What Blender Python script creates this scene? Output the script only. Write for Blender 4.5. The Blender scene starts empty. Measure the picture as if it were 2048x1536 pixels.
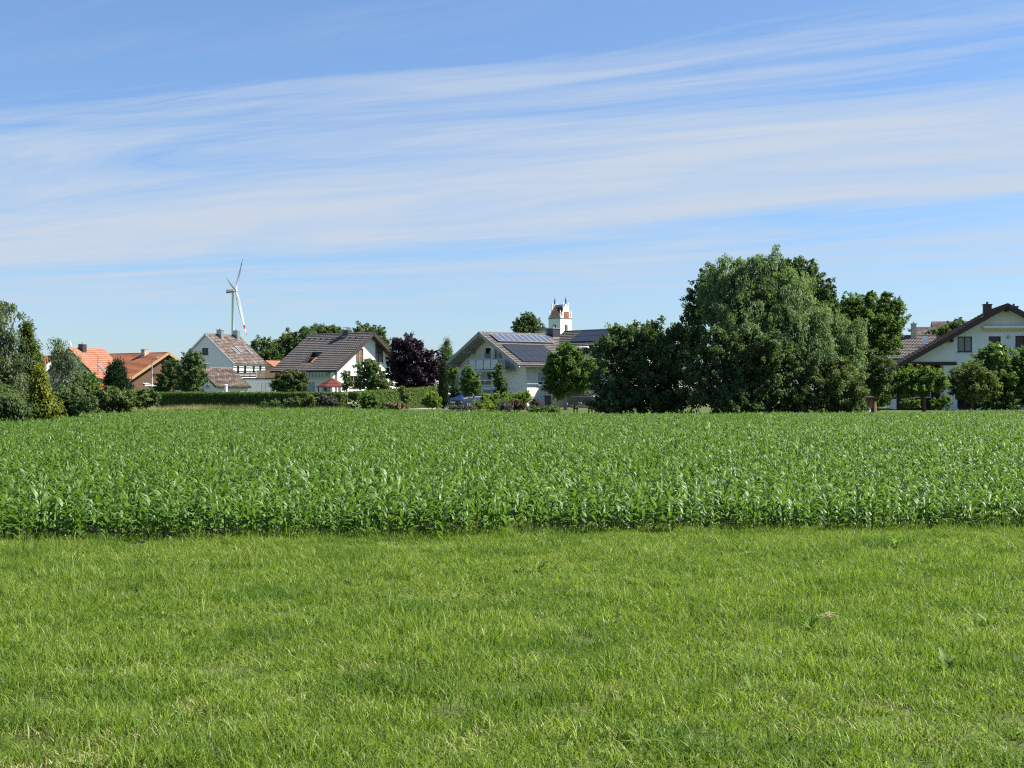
import bpy, math, random
import numpy as np
from mathutils import Vector, Matrix, Quaternion
R_ = math.radians
SC = bpy.context.scene
COL = SC.collection
F, HZ, CX, EYE = 2840.0, 780.0, 1024.0, 1.6      # focal length and horizon of the 2048 px photograph

# ------------------------------------------------------------------ camera
cam = bpy.data.cameras.new('camera'); camo = bpy.data.objects.new('camera', cam); COL.objects.link(camo)
camo.location = (0, 0, EYE); camo.rotation_euler = (R_(90), 0, 0)
cam.sensor_width = 36; cam.lens = 36*F/2048; cam.shift_y = (HZ-768)/2048
cam.clip_start = 0.1; cam.clip_end = 12000
SC.camera = camo
# ------------------------------------------------------------------ light
SUN_EL = R_(47); SUN_AZ = R_(85)                  # azimuth clockwise from +Y
S = Vector((math.sin(SUN_AZ)*math.cos(SUN_EL), math.cos(SUN_AZ)*math.cos(SUN_EL), math.sin(SUN_EL)))
sl = bpy.data.lights.new('sun', 'SUN'); so = bpy.data.objects.new('sun', sl); COL.objects.link(so)
sl.energy = 4.3; sl.angle = R_(0.53); sl.color = (1, .955, .88)
so.rotation_euler = S.to_track_quat('Z', 'Y').to_euler(); so.location = (30, 0, 40)
SC.view_settings.view_transform = 'Standard'; SC.view_settings.look = 'None'
SC.view_settings.exposure = 1.42; SC.view_settings.gamma = 1.0
SC.render.engine = 'CYCLES'
SC.cycles.max_bounces = 6; SC.cycles.diffuse_bounces = 3; SC.cycles.glossy_bounces = 2
SC.cycles.transmission_bounces = 3; SC.cycles.transparent_max_bounces = 4
SC.cycles.use_denoising = False; SC.cycles.filter_width = 1.2; SC.cycles.sample_clamp_indirect = 1.2; SC.cycles.adaptive_threshold = .006
SC.cycles.caustics_reflective = False; SC.cycles.caustics_refractive = False

class NT:
    """tiny node helper"""
    def __init__(s, tree): s.t = tree; s.n = tree.nodes; s.l = tree.links
    def new(s, typ, **kw):
        n = s.n.new(typ)
        for k, v in kw.items():
            if k[0] == 'i' and k[1:].isdigit(): s.put(n.inputs[int(k[1:])], v)
            else: setattr(n, k, v)
        return n
    def put(s, sock, v):
        if isinstance(v, bpy.types.NodeSocket): s.l.new(v, sock)
        elif isinstance(v, bpy.types.Node): s.l.new(v.outputs[0], sock)
        else: sock.default_value = v
    def math(s, op, a, b=0.0, clamp=False):
        n = s.n.new('ShaderNodeMath'); n.operation = op; n.use_clamp = clamp
        s.put(n.inputs[0], a); s.put(n.inputs[1], b); return n.outputs[0]
    def mix(s, fac, a, b, blend='MIX'):
        n = s.n.new('ShaderNodeMix'); n.data_type = 'RGBA'; n.blend_type = blend
        s.put(n.inputs[0], fac); s.put(n.inputs[6], a); s.put(n.inputs[7], b); return n.outputs[2]
    def ramp(s, fac, stops, interp='LINEAR'):
        n = s.n.new('ShaderNodeValToRGB'); n.color_ramp.interpolation = interp
        while len(n.color_ramp.elements) < len(stops): n.color_ramp.elements.new(.5)
        for e, (p, c) in zip(n.color_ramp.elements, stops):
            e.position = p; e.color = c if len(c) == 4 else (*c, 1)
        s.put(n.inputs[0], fac); return n.outputs[0]
    def noise(s, vec, scale, detail=4, rough=.55, dist=0.0):
        n = s.n.new('ShaderNodeTexNoise'); n.inputs['Scale'].default_value = scale
        n.inputs['Detail'].default_value = detail; n.inputs['Roughness'].default_value = rough
        n.inputs['Distortion'].default_value = dist
        if vec is not None: s.put(n.inputs['Vector'], vec)
        return n.outputs[0]
    def xyz(s, x, y, z):
        n = s.n.new('ShaderNodeCombineXYZ')
        for i, v in enumerate((x, y, z)): s.put(n.inputs[i], v)
        return n.outputs[0]
g3 = lambda v: (v, v, v)

# ------------------------------------------------------------------ world: Nishita sky with a sheet of cirrus at cloud height
SKY = .0565
wd = bpy.data.worlds.new('World'); SC.world = wd; wd.use_nodes = True; wd.cycles.sampling_method = 'NONE'   # a smooth sky without a disc: less noise
t = NT(wd.node_tree); t.n.clear()
out = t.new('ShaderNodeOutputWorld'); bg = t.new('ShaderNodeBackground'); t.l.new(bg.outputs[0], out.inputs[0])
sky = t.new('ShaderNodeTexSky', sky_type='NISHITA', sun_disc=False, sun_elevation=SUN_EL, sun_rotation=SUN_AZ,
            altitude=450, air_density=1.0, dust_density=0.35, ozone_density=3.0)
tc = t.new('ShaderNodeTexCoord'); sep = t.new('ShaderNodeSeparateXYZ'); t.l.new(tc.outputs['Generated'], sep.inputs[0])
zz = t.math('MAXIMUM', sep.outputs[2], .03)
qx = t.math('DIVIDE', sep.outputs[0], zz); qy = t.math('DIVIDE', sep.outputs[1], zz)
across = t.math('ADD', t.math('MULTIPLY', qx, .482), t.math('MULTIPLY', qy, .876))
along = t.math('SUBTRACT', t.math('MULTIPLY', qx, .876), t.math('MULTIPLY', qy, .482))
warp = t.noise(t.xyz(t.math('MULTIPLY', along, .13), t.math('MULTIPLY', across, .2), 3.1), 1.0, 3, .5)
aw = t.math('ADD', across, t.math('MULTIPLY', t.math('SUBTRACT', warp, .5), 2.6))
prof = t.ramp(t.math('DIVIDE', aw, 20.0), [(0, g3(0)), (.172, g3(.05)), (.205, g3(.34)), (.25, g3(.55)), (.315, g3(.98)), (.375, g3(.95)),
              (.412, g3(.30)), (.45, g3(.34)), (.50, g3(.55)), (.56, g3(.42)), (.66, g3(.24)), (.82, g3(.12)), (1.0, g3(.05))])
st1 = t.noise(t.xyz(t.math('MULTIPLY', along, .30), t.math('MULTIPLY', aw, 1.25), 0.0), 1.0, 7, .58, .35)
fy = t.math('ADD', aw, t.math('MULTIPLY', along, .16))          # finer fibres, drawn out at a slant to the bands
st2 = t.noise(t.xyz(t.math('MULTIPLY', along, .75), t.math('MULTIPLY', fy, 5.0), 5.0), 1.0, 9, .68, .9)
brk = t.noise(t.xyz(t.math('MULTIPLY', along, .34), t.math('MULTIPLY', aw, .95), 2.4), 1.0, 5, .6, .8)
tex = t.math('ADD', t.math('MULTIPLY', st1, .58), t.math('MULTIPLY', st2, .42))
cov = t.math('ADD', prof, t.math('MULTIPLY', t.math('SUBTRACT', brk, .5), 1.7))
amp = t.math('ADD', t.math('MULTIPLY', t.math('SUBTRACT', 1.0, prof, True), 2.6), 1.5)         # ragged fibres at the thin edges, a smoother veil inside
dens = t.math('ADD', t.math('MULTIPLY', t.math('SUBTRACT', tex, .5), amp), t.math('SUBTRACT', t.math('MULTIPLY', cov, 1.2), .08))
dens = t.math('MULTIPLY', t.math('MULTIPLY', dens, .84, True), t.math('MINIMUM', t.math('MULTIPLY', prof, 5.0), 1.0))
k = .405/SKY
skc = t.mix(1.0, sky.outputs[0], (.83, .925, 1.06, 1), 'MULTIPLY')
skc = t.mix(1.0, skc, t.ramp(sep.outputs[2], [(0, (.76, .82, .93)), (.26, (1, 1, 1))]), 'MULTIPLY')   # clear blue air down to the horizon
colr = t.mix(dens, skc, (.54*k, .625*k, .745*k, 1))
t.l.new(colr, bg.inputs[0]); bg.inputs[1].default_value = SKY

# ------------------------------------------------------------------ materials
MATS = {}
def bsdf_mat(name, rough=.7, spec=.3, metal=0.0):
    m = bpy.data.materials.new(name); m.use_nodes = True
    t = NT(m.node_tree); b = t.n['Principled BSDF']
    b.inputs['Roughness'].default_value = rough; b.inputs['Specular IOR Level'].default_value = spec
    b.inputs['Metallic'].default_value = metal
    MATS[name] = m; return m, t, b
def plain(name, c, rough=.6, spec=.3, var=.12, scale=3.0, bump=0.0, metal=0.0, dirt=0.0):
    m, t, b = bsdf_mat(name, rough, spec, metal)
    co = t.new('ShaderNodeTexCoord').outputs['Object']
    n = t.noise(co, scale, 5, .6)
    lo = tuple(max(0, v*(1-var)) for v in c); hi = tuple(min(1, v*(1+var)) for v in c)
    c_ = t.ramp(n, [(.3, lo), (.7, hi)])
    if dirt:
        sp = t.new('ShaderNodeMapping', i3=(1.6, 1.6, .22)); t.l.new(co, sp.inputs[0])
        d = t.ramp(t.noise(sp.outputs[0], 1.3, 6, .65), [(.5, g3(0)), (.8, g3(dirt))])
        c_ = t.mix(d, c_, (c[0]*.62, c[1]*.6, c[2]*.55, 1))
    t.l.new(c_, b.inputs['Base Color'])
    if bump:
        bp = t.new('ShaderNodeBump', i0=bump, i1=.02); t.l.new(t.noise(co, scale*14, 4, .6), bp.inputs['Height'])
        t.l.new(bp.outputs[0], b.inputs['Normal'])
    return m
def tile_mat(name, c1, c2, c3, lichen=.25):
    m, t, b = bsdf_mat(name, .75, .25)
    uv = t.new('ShaderNodeUVMap').outputs[0]; s = t.new('ShaderNodeSeparateXYZ'); t.l.new(uv, s.inputs[0])
    row = t.math('FLOOR', s.outputs[1])
    uu = t.math('ADD', t.math('DIVIDE', s.outputs[0], .30), t.math('MULTIPLY', t.math('MODULO', row, 2.0), .5))
    wn = t.new('ShaderNodeTexWhiteNoise', noise_dimensions='2D'); t.l.new(t.xyz(t.math('FLOOR', uu), row, 0.0), wn.inputs['Vector'])
    c_ = t.ramp(wn.outputs[0], [(0, c1), (.55, c2), (1, c3)])
    co = t.new('ShaderNodeTexCoord').outputs['Object']
    d = t.ramp(t.noise(co, .55, 6, .62), [(.42, g3(0)), (.72, g3(lichen))])
    c_ = t.mix(d, c_, (c1[0]*.6+.05, c1[1]*.6+.05, c1[2]*.6+.045, 1))
    t.l.new(c_, b.inputs['Base Color'])
    w = t.math('SINE', t.math('MULTIPLY', uu, 2*math.pi))
    bp = t.new('ShaderNodeBump', i0=.7, i1=.03); t.l.new(w, bp.inputs['Height']); t.l.new(bp.outputs[0], b.inputs['Normal'])
    return m
def leaf_mat(name, c1, c2, c3=None, trans=.34, rough=.6, spec=.22, obj_random=False, patch=None):
    m, t, b = bsdf_mat(name, rough, spec)
    a = t.new('ShaderNodeAttribute', attribute_name='tint').outputs['Fac']
    if obj_random:
        r = t.new('ShaderNodeObjectInfo').outputs['Random']
        a = t.math('ADD', t.math('MULTIPLY', a, .65), t.math('MULTIPLY', r, .35))
    c_ = t.ramp(a, [(0, c1), (.75, c2), (1, c3 or c2)])
    if patch:
        pos = t.new('ShaderNodeNewGeometry').outputs['Position']
        for col, sc, lo, hi, amt in patch:
            c_ = t.mix(t.math('MULTIPLY', t.ramp(t.noise(pos, sc, 4, .6), [(lo, g3(0)), (hi, g3(1))]), amt), c_, (*col, 1))
    t.l.new(c_, b.inputs['Base Color'])
    tr = t.new('ShaderNodeBsdfTranslucent')
    bright = t.mix(1.0, c_, (1.25, 1.35, .7, 1), 'MULTIPLY'); t.l.new(bright, tr.inputs[0])
    mx = t.new('ShaderNodeMixShader', i0=min(.5, trans*1.25)); t.l.new(b.outputs[0], mx.inputs[1]); t.l.new(tr.outputs[0], mx.inputs[2])
    t.l.new(mx.outputs[0], t.n['Material Output'].inputs[0])
    return m
plain('plaster_white', (.80, .79, .75), .85, .2, .03, 1.5, 0.0, dirt=.10)
plain('plaster_cream', (.68, .665, .60), .85, .2, .03, 1.5, 0.0, dirt=.12)
plain('plaster_grey', (.50, .49, .44), .85, .2, .05, 1.5, 0.0, dirt=.2)
plain('plaster_olive', (.30, .29, .21), .85, .2, .05, 1.5, .1)
plain('plaster_peach', (.62, .36, .22), .85, .2, .05, 1.5, .1)
plain('wood_dark', (.055, .032, .022), .65, .3, .25, 5)
plain('wood_brown', (.12, .065, .038), .65, .3, .25, 5)
plain('wood_orange', (.48, .20, .055), .5, .35, .15, 5)
plain('wood_yellow', (.38, .25, .11), .6, .3, .15, 5)
plain('wood_grey', (.30, .30, .28), .7, .25, .15, 5)
plain('wood_red', (.13, .035, .028), .6, .3, .2, 5)
plain('white_frame', (.80, .80, .78), .4, .4, .03, 2)
plain('sheet_metal', (.33, .35, .37), .4, .5, .12, 3, metal=.7)
plain('zinc', (.36, .38, .40), .5, .5, .15, 3, metal=.5)
plain('dark_metal', (.035, .036, .04), .45, .5, .15, 3)
plain('dark_brown_metal', (.05, .035, .03), .5, .4, .15, 3)
plain('alu', (.62, .63, .65), .35, .5, .05, 3, metal=.8)
plain('shutter_grey', (.42, .43, .43), .6, .3, .05, 2)
plain('stone_light', (.42, .38, .32), .85, .2, .3, 4, .3)
plain('chimney_brick', (.16, .10, .085), .85, .2, .2, 6, .3)
plain('interior_dark', (.02, .02, .022), .9, .1, .1, 1)
plain('curtain', (.55, .55, .54), .9, .1, .1, 8)
plain('awning_stripe', (.60, .60, .58), .9, .1, .05, 2)
plain('awning_dark', (.05, .06, .10), .9, .1, .05, 2)
plain('awning_yellow', (.62, .50, .24), .9, .1, .15, 6)
plain('shingle_red', (.135, .042, .036), .85, .2, .15, 9, .3)
plain('paving', (.34, .32, .28), .9, .15, .15, 2)
plain('panel_frost', (.52, .54, .54), .35, .4, .05, 2)
plain('panel_grey', (.20, .21, .22), .4, .4, .08, 2)
plain('turbine_white', (.80, .82, .85), .45, .4, .03, .02)
plain('turbine_red', (.50, .03, .03), .45, .4, .05, .02)
plain('church_roof', (.15, .055, .042), .8, .25, .3, .7)
plain('church_white', (.82, .80, .74), .85, .2, .03, .4)
plain('church_trim', (.20, .18, .16), .8, .2, .1, 1)
plain('clock_face', (.34, .10, .055), .6, .3, .15, 2)
plain('clock_mark', (.10, .035, .02), .6, .3, .1, 2)
plain('gold', (.75, .50, .16), .35, .5, .05, 2, metal=.6)
plain('copper_dark', (.06, .065, .065), .5, .4, .2, 1)
plain('bark', (.10, .075, .052), .9, .15, .35, 6, .5)
plain('bark_pale', (.38, .34, .29), .85, .2, .3, 6, .3)
plain('tyre', (.015, .015, .016), .85, .2, .1, 4)
plain('red_paint', (.55, .025, .02), .4, .4, .05, 2)
plain('stake_wood', (.42, .33, .22), .8, .2, .2, 6)
plain('soil', (.030, .026, .017), .95, .1, .4, 6, .6)
plain('straw', (.52, .42, .21), .8, .2, .2, 8)
plain('plate_white', (.75, .75, .74), .4, .4, .03, 2)
plain('petal_white', (.78, .77, .66), .8, .2, .08, 9)
plain('petal_pink', (.66, .33, .35), .8, .2, .25, 9)
plain('petal_lavender', (.16, .12, .20), .85, .2, .3, 9)
def glossy(name, c, rough, spec, coat=0.0):
    m, t, b = bsdf_mat(name, rough, spec); b.inputs['Base Color'].default_value = (*c, 1); b.inputs['Coat Weight'].default_value = coat
    b.inputs['Coat Roughness'].default_value = .05
    return m
glossy('glass', (.012, .014, .016), .06, .35)
glossy('glass_pale', (.12, .13, .14), .08, .7)
glossy('car_blue', (.018, .035, .10), .35, .4, .4)
glossy('car_white', (.74, .74, .74), .35, .5, 1.0)
glossy('car_black', (.015, .015, .017), .35, .5, 1.0)
glossy('lamp_clear', (.65, .66, .68), .15, .6)
glossy('lamp_red', (.55, .03, .03), .2, .6)
def solar(name, c, line, nx, ny, rough=.12):
    m, t, b = bsdf_mat(name, rough, .3)
    uv = t.new('ShaderNodeUVMap').outputs[0]
    br = t.new('ShaderNodeTexBrick', offset=0.0, squash=1.0)
    t.l.new(uv, br.inputs['Vector'])
    for k_, v in (('Color1', (*c, 1)), ('Color2', (c[0]*1.15, c[1]*1.15, c[2]*1.12, 1)), ('Mortar', (*line, 1)), ('Scale', 1.0), ('Mortar Size', .006),
                  ('Brick Width', 1.0/nx), ('Row Height', 1.0/ny)): br.inputs[k_].default_value = v
    t.l.new(br.outputs[0], b.inputs['Base Color']); return m
solar('pv_cell', (.022, .024, .030), (.05, .052, .06), 6, 10, .22)
solar('collector_glass', (.075, .085, .115), (.12, .13, .16), 1, 3, .25)
tile_mat('tile_dark', (.132, .115, .10), (.152, .133, .116), (.172, .151, .132), .25)
tile_mat('tile_brown', (.075, .054, .043), (.13, .096, .077), (.22, .175, .145), .35)
tile_mat('tile_mid', (.108, .094, .082), (.13, .113, .099), (.152, .133, .117), .25)
tile_mat('tile_umber', (.045, .026, .023), (.075, .042, .035), (.10, .06, .05), .3)
tile_mat('tile_orange', (.33, .12, .055), (.39, .148, .07), (.43, .18, .09), .15)
tile_mat('tile_terracotta', (.31, .125, .068), (.36, .15, .085), (.40, .18, .11), .15)

# ------------------------------------------------------------------ mesh helpers
class MB:
    def __init__(s): s.v = []; s.f = []; s.uv = []; s.mi = []; s.cur = 0
    def face(s, pts, uv=None):
        b = len(s.v); s.v += [tuple(p) for p in pts]; s.f.append(tuple(range(b, b+len(pts))))
        s.uv.append(uv or [(0, 0)]*len(pts)); s.mi.append(s.cur)
    def box(s, lo, hi):
        x0, y0, z0 = lo; x1, y1, z1 = hi
        s.hexa([(x0,y0,z0),(x1,y0,z0),(x1,y1,z0),(x0,y1,z0),(x0,y0,z1),(x1,y0,z1),(x1,y1,z1),(x0,y1,z1)])
    def hexa(s, p):
        for q, uv in (((3,2,1,0),0), ((4,5,6,7),1), ((0,1,5,4),0), ((1,2,6,5),0), ((2,3,7,6),0), ((3,0,4,7),0)):
            s.face([p[i] for i in q], [(0,0),(1,0),(1,1),(0,1)] if uv else None)
    def obox(s, c, ax, ay, az):
        """box with centre c and half-axis vectors"""
        c, ax, ay, az = map(Vector, (c, ax, ay, az))
        s.hexa([c-ax-ay-az, c+ax-ay-az, c+ax+ay-az, c-ax+ay-az, c-ax-ay+az, c+ax-ay+az, c+ax+ay+az, c-ax+ay+az])
    def bar(s, a, b, w, h=None):
        a, b = Vector(a), Vector(b); d = (b-a).normalized(); up = Vector((0,0,1)) if abs(d.z) < .95 else Vector((1,0,0))
        n = d.cross(up).normalized(); u = n.cross(d)
        s.obox((a+b)/2, (b-a)/2, n*w/2, u*(h or w)/2)
    def tube(s, pts, rad, n=6, cap=True):
        pts = [Vector(p) for p in pts]; rings = []
        for i, p in enumerate(pts):
            d = (pts[min(i+1, len(pts)-1)]-pts[max(i-1, 0)]).normalized()
            up = Vector((0,0,1)) if abs(d.z) < .9 else Vector((1,0,0))
            a = d.cross(up).normalized(); b = a.cross(d); r = rad[i] if isinstance(rad, (list, tuple)) else rad
            rings.append([p+(a*math.cos(2*math.pi*k/n)+b*math.sin(2*math.pi*k/n))*r for k in range(n)])
        for r0, r1 in zip(rings, rings[1:]):
            for k in range(n): s.face([r0[k], r1[k], r1[(k+1)%n], r0[(k+1)%n]][::-1])
        if cap: s.face(rings[0]); s.face(rings[-1][::-1])
    def lathe(s, c, prof, n=12, axis='z'):
        c = Vector(c)
        def P(r, h, k):
            a = 2*math.pi*k/n; q = (r*math.cos(a), r*math.sin(a), h)
            return c+Vector(q if axis == 'z' else ((h, q[0], q[1]) if axis == 'x' else (q[1], h, q[0])))
        for (r0, h0), (r1, h1) in zip(prof, prof[1:]):
            for k in range(n): s.face([P(r0,h0,k), P(r0,h0,k+1), P(r1,h1,k+1), P(r1,h1,k)])
    def mesh(s, name, mats, smooth=False):
        me = bpy.data.meshes.new(name)
        me.from_pydata([tuple(map(float, p)) for p in s.v], [], s.f)
        uvl = me.uv_layers.new(name='UVMap'); flat = [c for u in s.uv for p in u for c in p]
        uvl.data.foreach_set('uv', np.array(flat, dtype=np.float32))
        for m in (mats if isinstance(mats, (list, tuple)) else [mats]): me.materials.append(MATS[m])
        me.polygons.foreach_set('material_index', np.array(s.mi, dtype=np.int32))
        if smooth:
            import bmesh
            bm = bmesh.new(); bm.from_mesh(me); bmesh.ops.remove_doubles(bm, verts=bm.verts, dist=1e-4); bm.to_mesh(me); bm.free()
            me.polygons.foreach_set('use_smooth', np.ones(len(me.polygons), dtype=bool))
        me.update(); return me
    def build(s, name, mats, parent=None, smooth=False):
        return link(name, s.mesh(name, mats, smooth), parent)
def link(name, me, parent=None):
    o = bpy.data.objects.new(name, me); COL.objects.link(o)
    if parent is not None: o.parent = parent
    return o
def tag(o, label, cat=None, group=None, kind=None):
    if label: o['label'] = label
    if cat: o['category'] = cat
    if group: o['group'] = group
    if kind: o['kind'] = kind
    return o
def thing(name, label, cat, loc=(0,0,0), rz=0, group=None):
    o = bpy.data.objects.new(name, None); COL.objects.link(o); o.location = loc; o.rotation_euler = (0, 0, rz)
    o.empty_display_size = .2
    return tag(o, label, cat, group)
def at(px, py, D): return Vector(((px-CX)*D/F, D, EYE+(HZ-py)*D/F))
def sst(a, b, x):
    q = np.clip((x-a)/(b-a), 0, 1); return q*q*(3-2*q)
def gz(x, y): return .15*sst(90, 112, np.asarray(y, float))*(1-sst(10, 22, np.asarray(x, float)))
def gnd(px, D): x = (px-CX)*D/F; return Vector((x, D, float(gz(x, D))))

# ------------------------------------------------------------------ ground
EDGE_A = np.array([-5.26, 14.6]); EDGE_D = np.array([.990, .1426])            # near edge of the corn
far_px = [(-500, 842), (-60, 840), (0, 838), (100, 832), (200, 825), (330, 820), (600, 815.5), (800, 819), (1000, 823), (1200, 827.5), (1400, 827), (1700, 823.5), (2048, 820), (2500, 816)]
CORN_H = .40
far_xy = [((px-CX)*(d := (EYE-CORN_H)*F/(py-HZ))/F, d) for px, py in far_px]
rng = np.random.default_rng(7)
def ground_mesh():
    ys = np.concatenate([np.linspace(-40, 2, 6), np.linspace(4, 130, 64), np.array([150, 180, 230, 320, 500, 900, 1800, 3500, 7000])])
    xs = np.concatenate([-np.array([7000, 3000, 1200, 500, 250, 150, 100])[:], np.linspace(-70, 70, 71), np.array([100, 150, 250, 500, 1200, 3000, 7000])])
    X, Y = np.meshgrid(xs, ys); Z = gz(X, Y)
    v = np.stack([X, Y, Z], -1).reshape(-1, 3); nx = len(xs)
    f = [(j*nx+i, j*nx+i+1, (j+1)*nx+i+1, (j+1)*nx+i) for j in range(len(ys)-1) for i in range(nx-1)]
    me = bpy.data.meshes.new('ground'); me.from_pydata(v.tolist(), [], f); return me
m, t, b = bsdf_mat('ground_mat', .95, .1)
pos = t.new('ShaderNodeNewGeometry').outputs['Position']
c_ = t.ramp(t.noise(pos, 2.2, 6, .65), [(.3, (.050, .068, .018)), (.55, (.075, .105, .026)), (.75, (.13, .125, .055))])
c_ = t.mix(t.ramp(t.noise(pos, .12, 3), [(.4, g3(0)), (.65, g3(.6))]), c_, (.12, .135, .05, 1))
t.l.new(c_, b.inputs['Base Color'])
bp = t.new('ShaderNodeBump', i0=.6, i1=.05); t.l.new(t.noise(pos, 30, 5), bp.inputs['Height']); t.l.new(bp.outputs[0], b.inputs['Normal'])
g = link('ground', ground_mesh()); g.data.materials.append(MATS['ground_mat']); tag(g, 'green grassy ground reaching to the horizon', 'ground', kind='structure')
# field soil, a sheet 4 mm above the ground
near = [tuple(EDGE_A+EDGE_D*s_) for s_ in (46, 16, 0, -8, -40)]
mb = MB(); mb.face([(x, y, .006) for x, y in far_xy] + [(x, y, .006) for x, y in near])
tag(mb.build('field_soil', 'soil'), 'dark bare soil of the corn field', 'soil', kind='structure')

# ------------------------------------------------------------------ scattering (only for what nobody could count)
def scatter(name, pts, rot, scl, idx, protos):
    pc = bpy.data.collections.new(name+'_kinds')
    for p in protos: pc.objects.link(p)
    me = bpy.data.meshes.new(name); n = len(pts)
    me.vertices.add(n); me.vertices.foreach_set('co', np.asarray(pts, np.float32).ravel())
    for an, typ, key, arr in (('rot', 'FLOAT_VECTOR', 'vector', rot), ('scl', 'FLOAT_VECTOR', 'vector', scl), ('idx', 'INT', 'value', idx)):
        a = me.attributes.new(an, typ, 'POINT'); a.data.foreach_set(key, np.asarray(arr, np.int32 if typ == 'INT' else np.float32).ravel())
    o = link(name, me)
    ng = bpy.data.node_groups.new(name, 'GeometryNodeTree')
    ng.interface.new_socket('Geometry', in_out='INPUT', socket_type='NodeSocketGeometry')
    ng.interface.new_socket('Geometry', in_out='OUTPUT', socket_type='NodeSocketGeometry')
    gi = ng.nodes.new('NodeGroupInput'); go = ng.nodes.new('NodeGroupOutput')
    mp = ng.nodes.new('GeometryNodeMeshToPoints'); ip = ng.nodes.new('GeometryNodeInstanceOnPoints'); ci = ng.nodes.new('GeometryNodeCollectionInfo')
    ci.inputs['Collection'].default_value = pc; ci.inputs['Separate Children'].default_value = True; ci.inputs['Reset Children'].default_value = True
    L = ng.links
    L.new(gi.outputs[0], mp.inputs[0]); L.new(mp.outputs[0], ip.inputs['Points']); L.new(ci.outputs[0], ip.inputs['Instance'])
    ip.inputs['Pick Instance'].default_value = True
    for an, dt, sock in (('rot', 'FLOAT_VECTOR', 'Rotation'), ('scl', 'FLOAT_VECTOR', 'Scale'), ('idx', 'INT', 'Instance Index')):
        na = ng.nodes.new('GeometryNodeInputNamedAttribute'); na.data_type = dt; na.inputs[0].default_value = an
        outp = [s_ for s_ in na.outputs if s_.enabled and s_.name == 'Attribute'][0]
        L.new(outp, ip.inputs[sock])
    L.new(ip.outputs[0], go.inputs[0])
    o.modifiers.new('scatter', 'NODES').node_group = ng
    return o
def np_mesh(name, V, Q, mat, tint=None, tris=None, smooth=False):
    """mesh from arrays: V (n,3), Q (m,4)"""
    me = bpy.data.meshes.new(name); nv = len(V); nf = len(Q); w = Q.shape[1]
    me.vertices.add(nv); me.vertices.foreach_set('co', V.astype(np.float32).ravel())
    me.loops.add(nf*w); me.loops.foreach_set('vertex_index', Q.astype(np.int32).ravel())
    me.polygons.add(nf); me.polygons.foreach_set('loop_start', np.arange(0, nf*w, w, dtype=np.int32))
    if tint is not None:
        a = me.attributes.new('tint', 'FLOAT', 'POINT'); a.data.foreach_set('value', tint.astype(np.float32))
    if smooth: me.polygons.foreach_set('use_smooth', np.ones(nf, dtype=bool))
    me.materials.append(MATS[mat]); me.update(calc_edges=True); return me
def unit(v): return v/np.maximum(np.linalg.norm(v, axis=-1, keepdims=True), 1e-9)

# ------------------------------------------------------------------ grass and corn
leaf_mat('grass_blade', (.094, .162, .015), (.215, .305, .042), (.50, .48, .22), trans=.36, rough=.48, spec=.3, obj_random=True,
         patch=[((.235, .27, .06), .6, .52, .72, .42), ((.07, .145, .014), .9, .48, .64, .62)])
leaf_mat('corn_leaf', (0.075, 0.151, 0.023), (0.127, 0.220, 0.040), (0.203, 0.283, 0.088), trans=.34, rough=.46, spec=.42, obj_random=True,
         patch=[((.11, .20, .025), .25, .45, .7, .5), ((.20, .23, .05), 7.0, .66, .75, .5)])
leaf_mat('corn_stalk', (.10, .17, .045), (.13, .2, .06), trans=.1)
leaf_mat('meadow_blade', (0.085, 0.111, 0.025), (0.145, 0.153, 0.047), (0.357, 0.289, 0.128), trans=.3, obj_random=True)
leaf_mat('dry_blade', (.30, .27, .11), (.46, .40, .19), trans=.2)
leaf_mat('weed_leaf', (.10, .18, .035), (.18, .26, .06), trans=.3, rough=.6, spec=.2)
def blades(n, spread, hmin, hmax, wmin, wmax, lean, mat, name, seg=3, tint_dry=.10, wind=(0,0)):
    V = []; Q = []; T = []
    for i in range(n):
        r = spread*math.sqrt(rng.random()); a = rng.random()*6.283
        p = np.array([r*math.cos(a), r*math.sin(a), 0]); h = rng.uniform(hmin, hmax); w = rng.uniform(wmin, wmax)
        d = rng.random()*6.283; ln = lean*rng.random()**.8; dirv = np.array([math.cos(d)+wind[0], math.sin(d)+wind[1], 0])
        f = rng.random()*6.283; side = np.array([math.cos(f), math.sin(f), 0])
        tv = min(1, max(0, rng.normal(.42, .28))) if rng.random() > tint_dry else 1.0
        b0 = len(V)
        for s_ in range(seg+1):
            u = s_/seg; ang = ln*u
            c = p+np.array([0, 0, h*(u-.25*ang*u*u)])+dirv*h*math.sin(ang)*u*.75
            ww = w*(1-u**1.6)*.5+.0004
            V += [c-side*ww, c+side*ww]; T += [tv, tv]
        for s_ in range(seg):
            k_ = b0+2*s_; Q.append((k_, k_+1, k_+3, k_+2))
    return bpy.data.objects.new(name, np_mesh(name, np.array(V), np.array(Q), mat, np.array(T)))
gp = [blades(150, .18, .03, .085 if i < 7 else .14, .003, .0075, 2.0, 'grass_blade', 'grass_tuft_%02d' % i) for i in range(10)]
gp += [blades(70, .12, .03, .09, .003, .006, 1.5, 'grass_blade', 'grass_tuft_dry_%02d' % i, tint_dry=.55) for i in range(2)]
gp += [blades(26, .14, .09, .19, .004, .008, 2.3, 'grass_blade', 'grass_tuft_long_%02d' % i, seg=5, tint_dry=.05) for i in range(3)]
gp += [blades(45, .15, .02, .07, .003, .006, 2.6, 'dry_blade', 'grass_tuft_straw_%02d' % i) for i in range(2)]
def lawn_points(n, y0, y1):
    y = np.sqrt(rng.uniform(y0*y0, y1*y1, n)); x = rng.uniform(-1, 1, n)*(.42*y+1.3); return x, y
x, y = lawn_points(9500, 4.2, 18.5)
edge_y = EDGE_A[1]+(x-EDGE_A[0])*EDGE_D[1]/EDGE_D[0]
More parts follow.
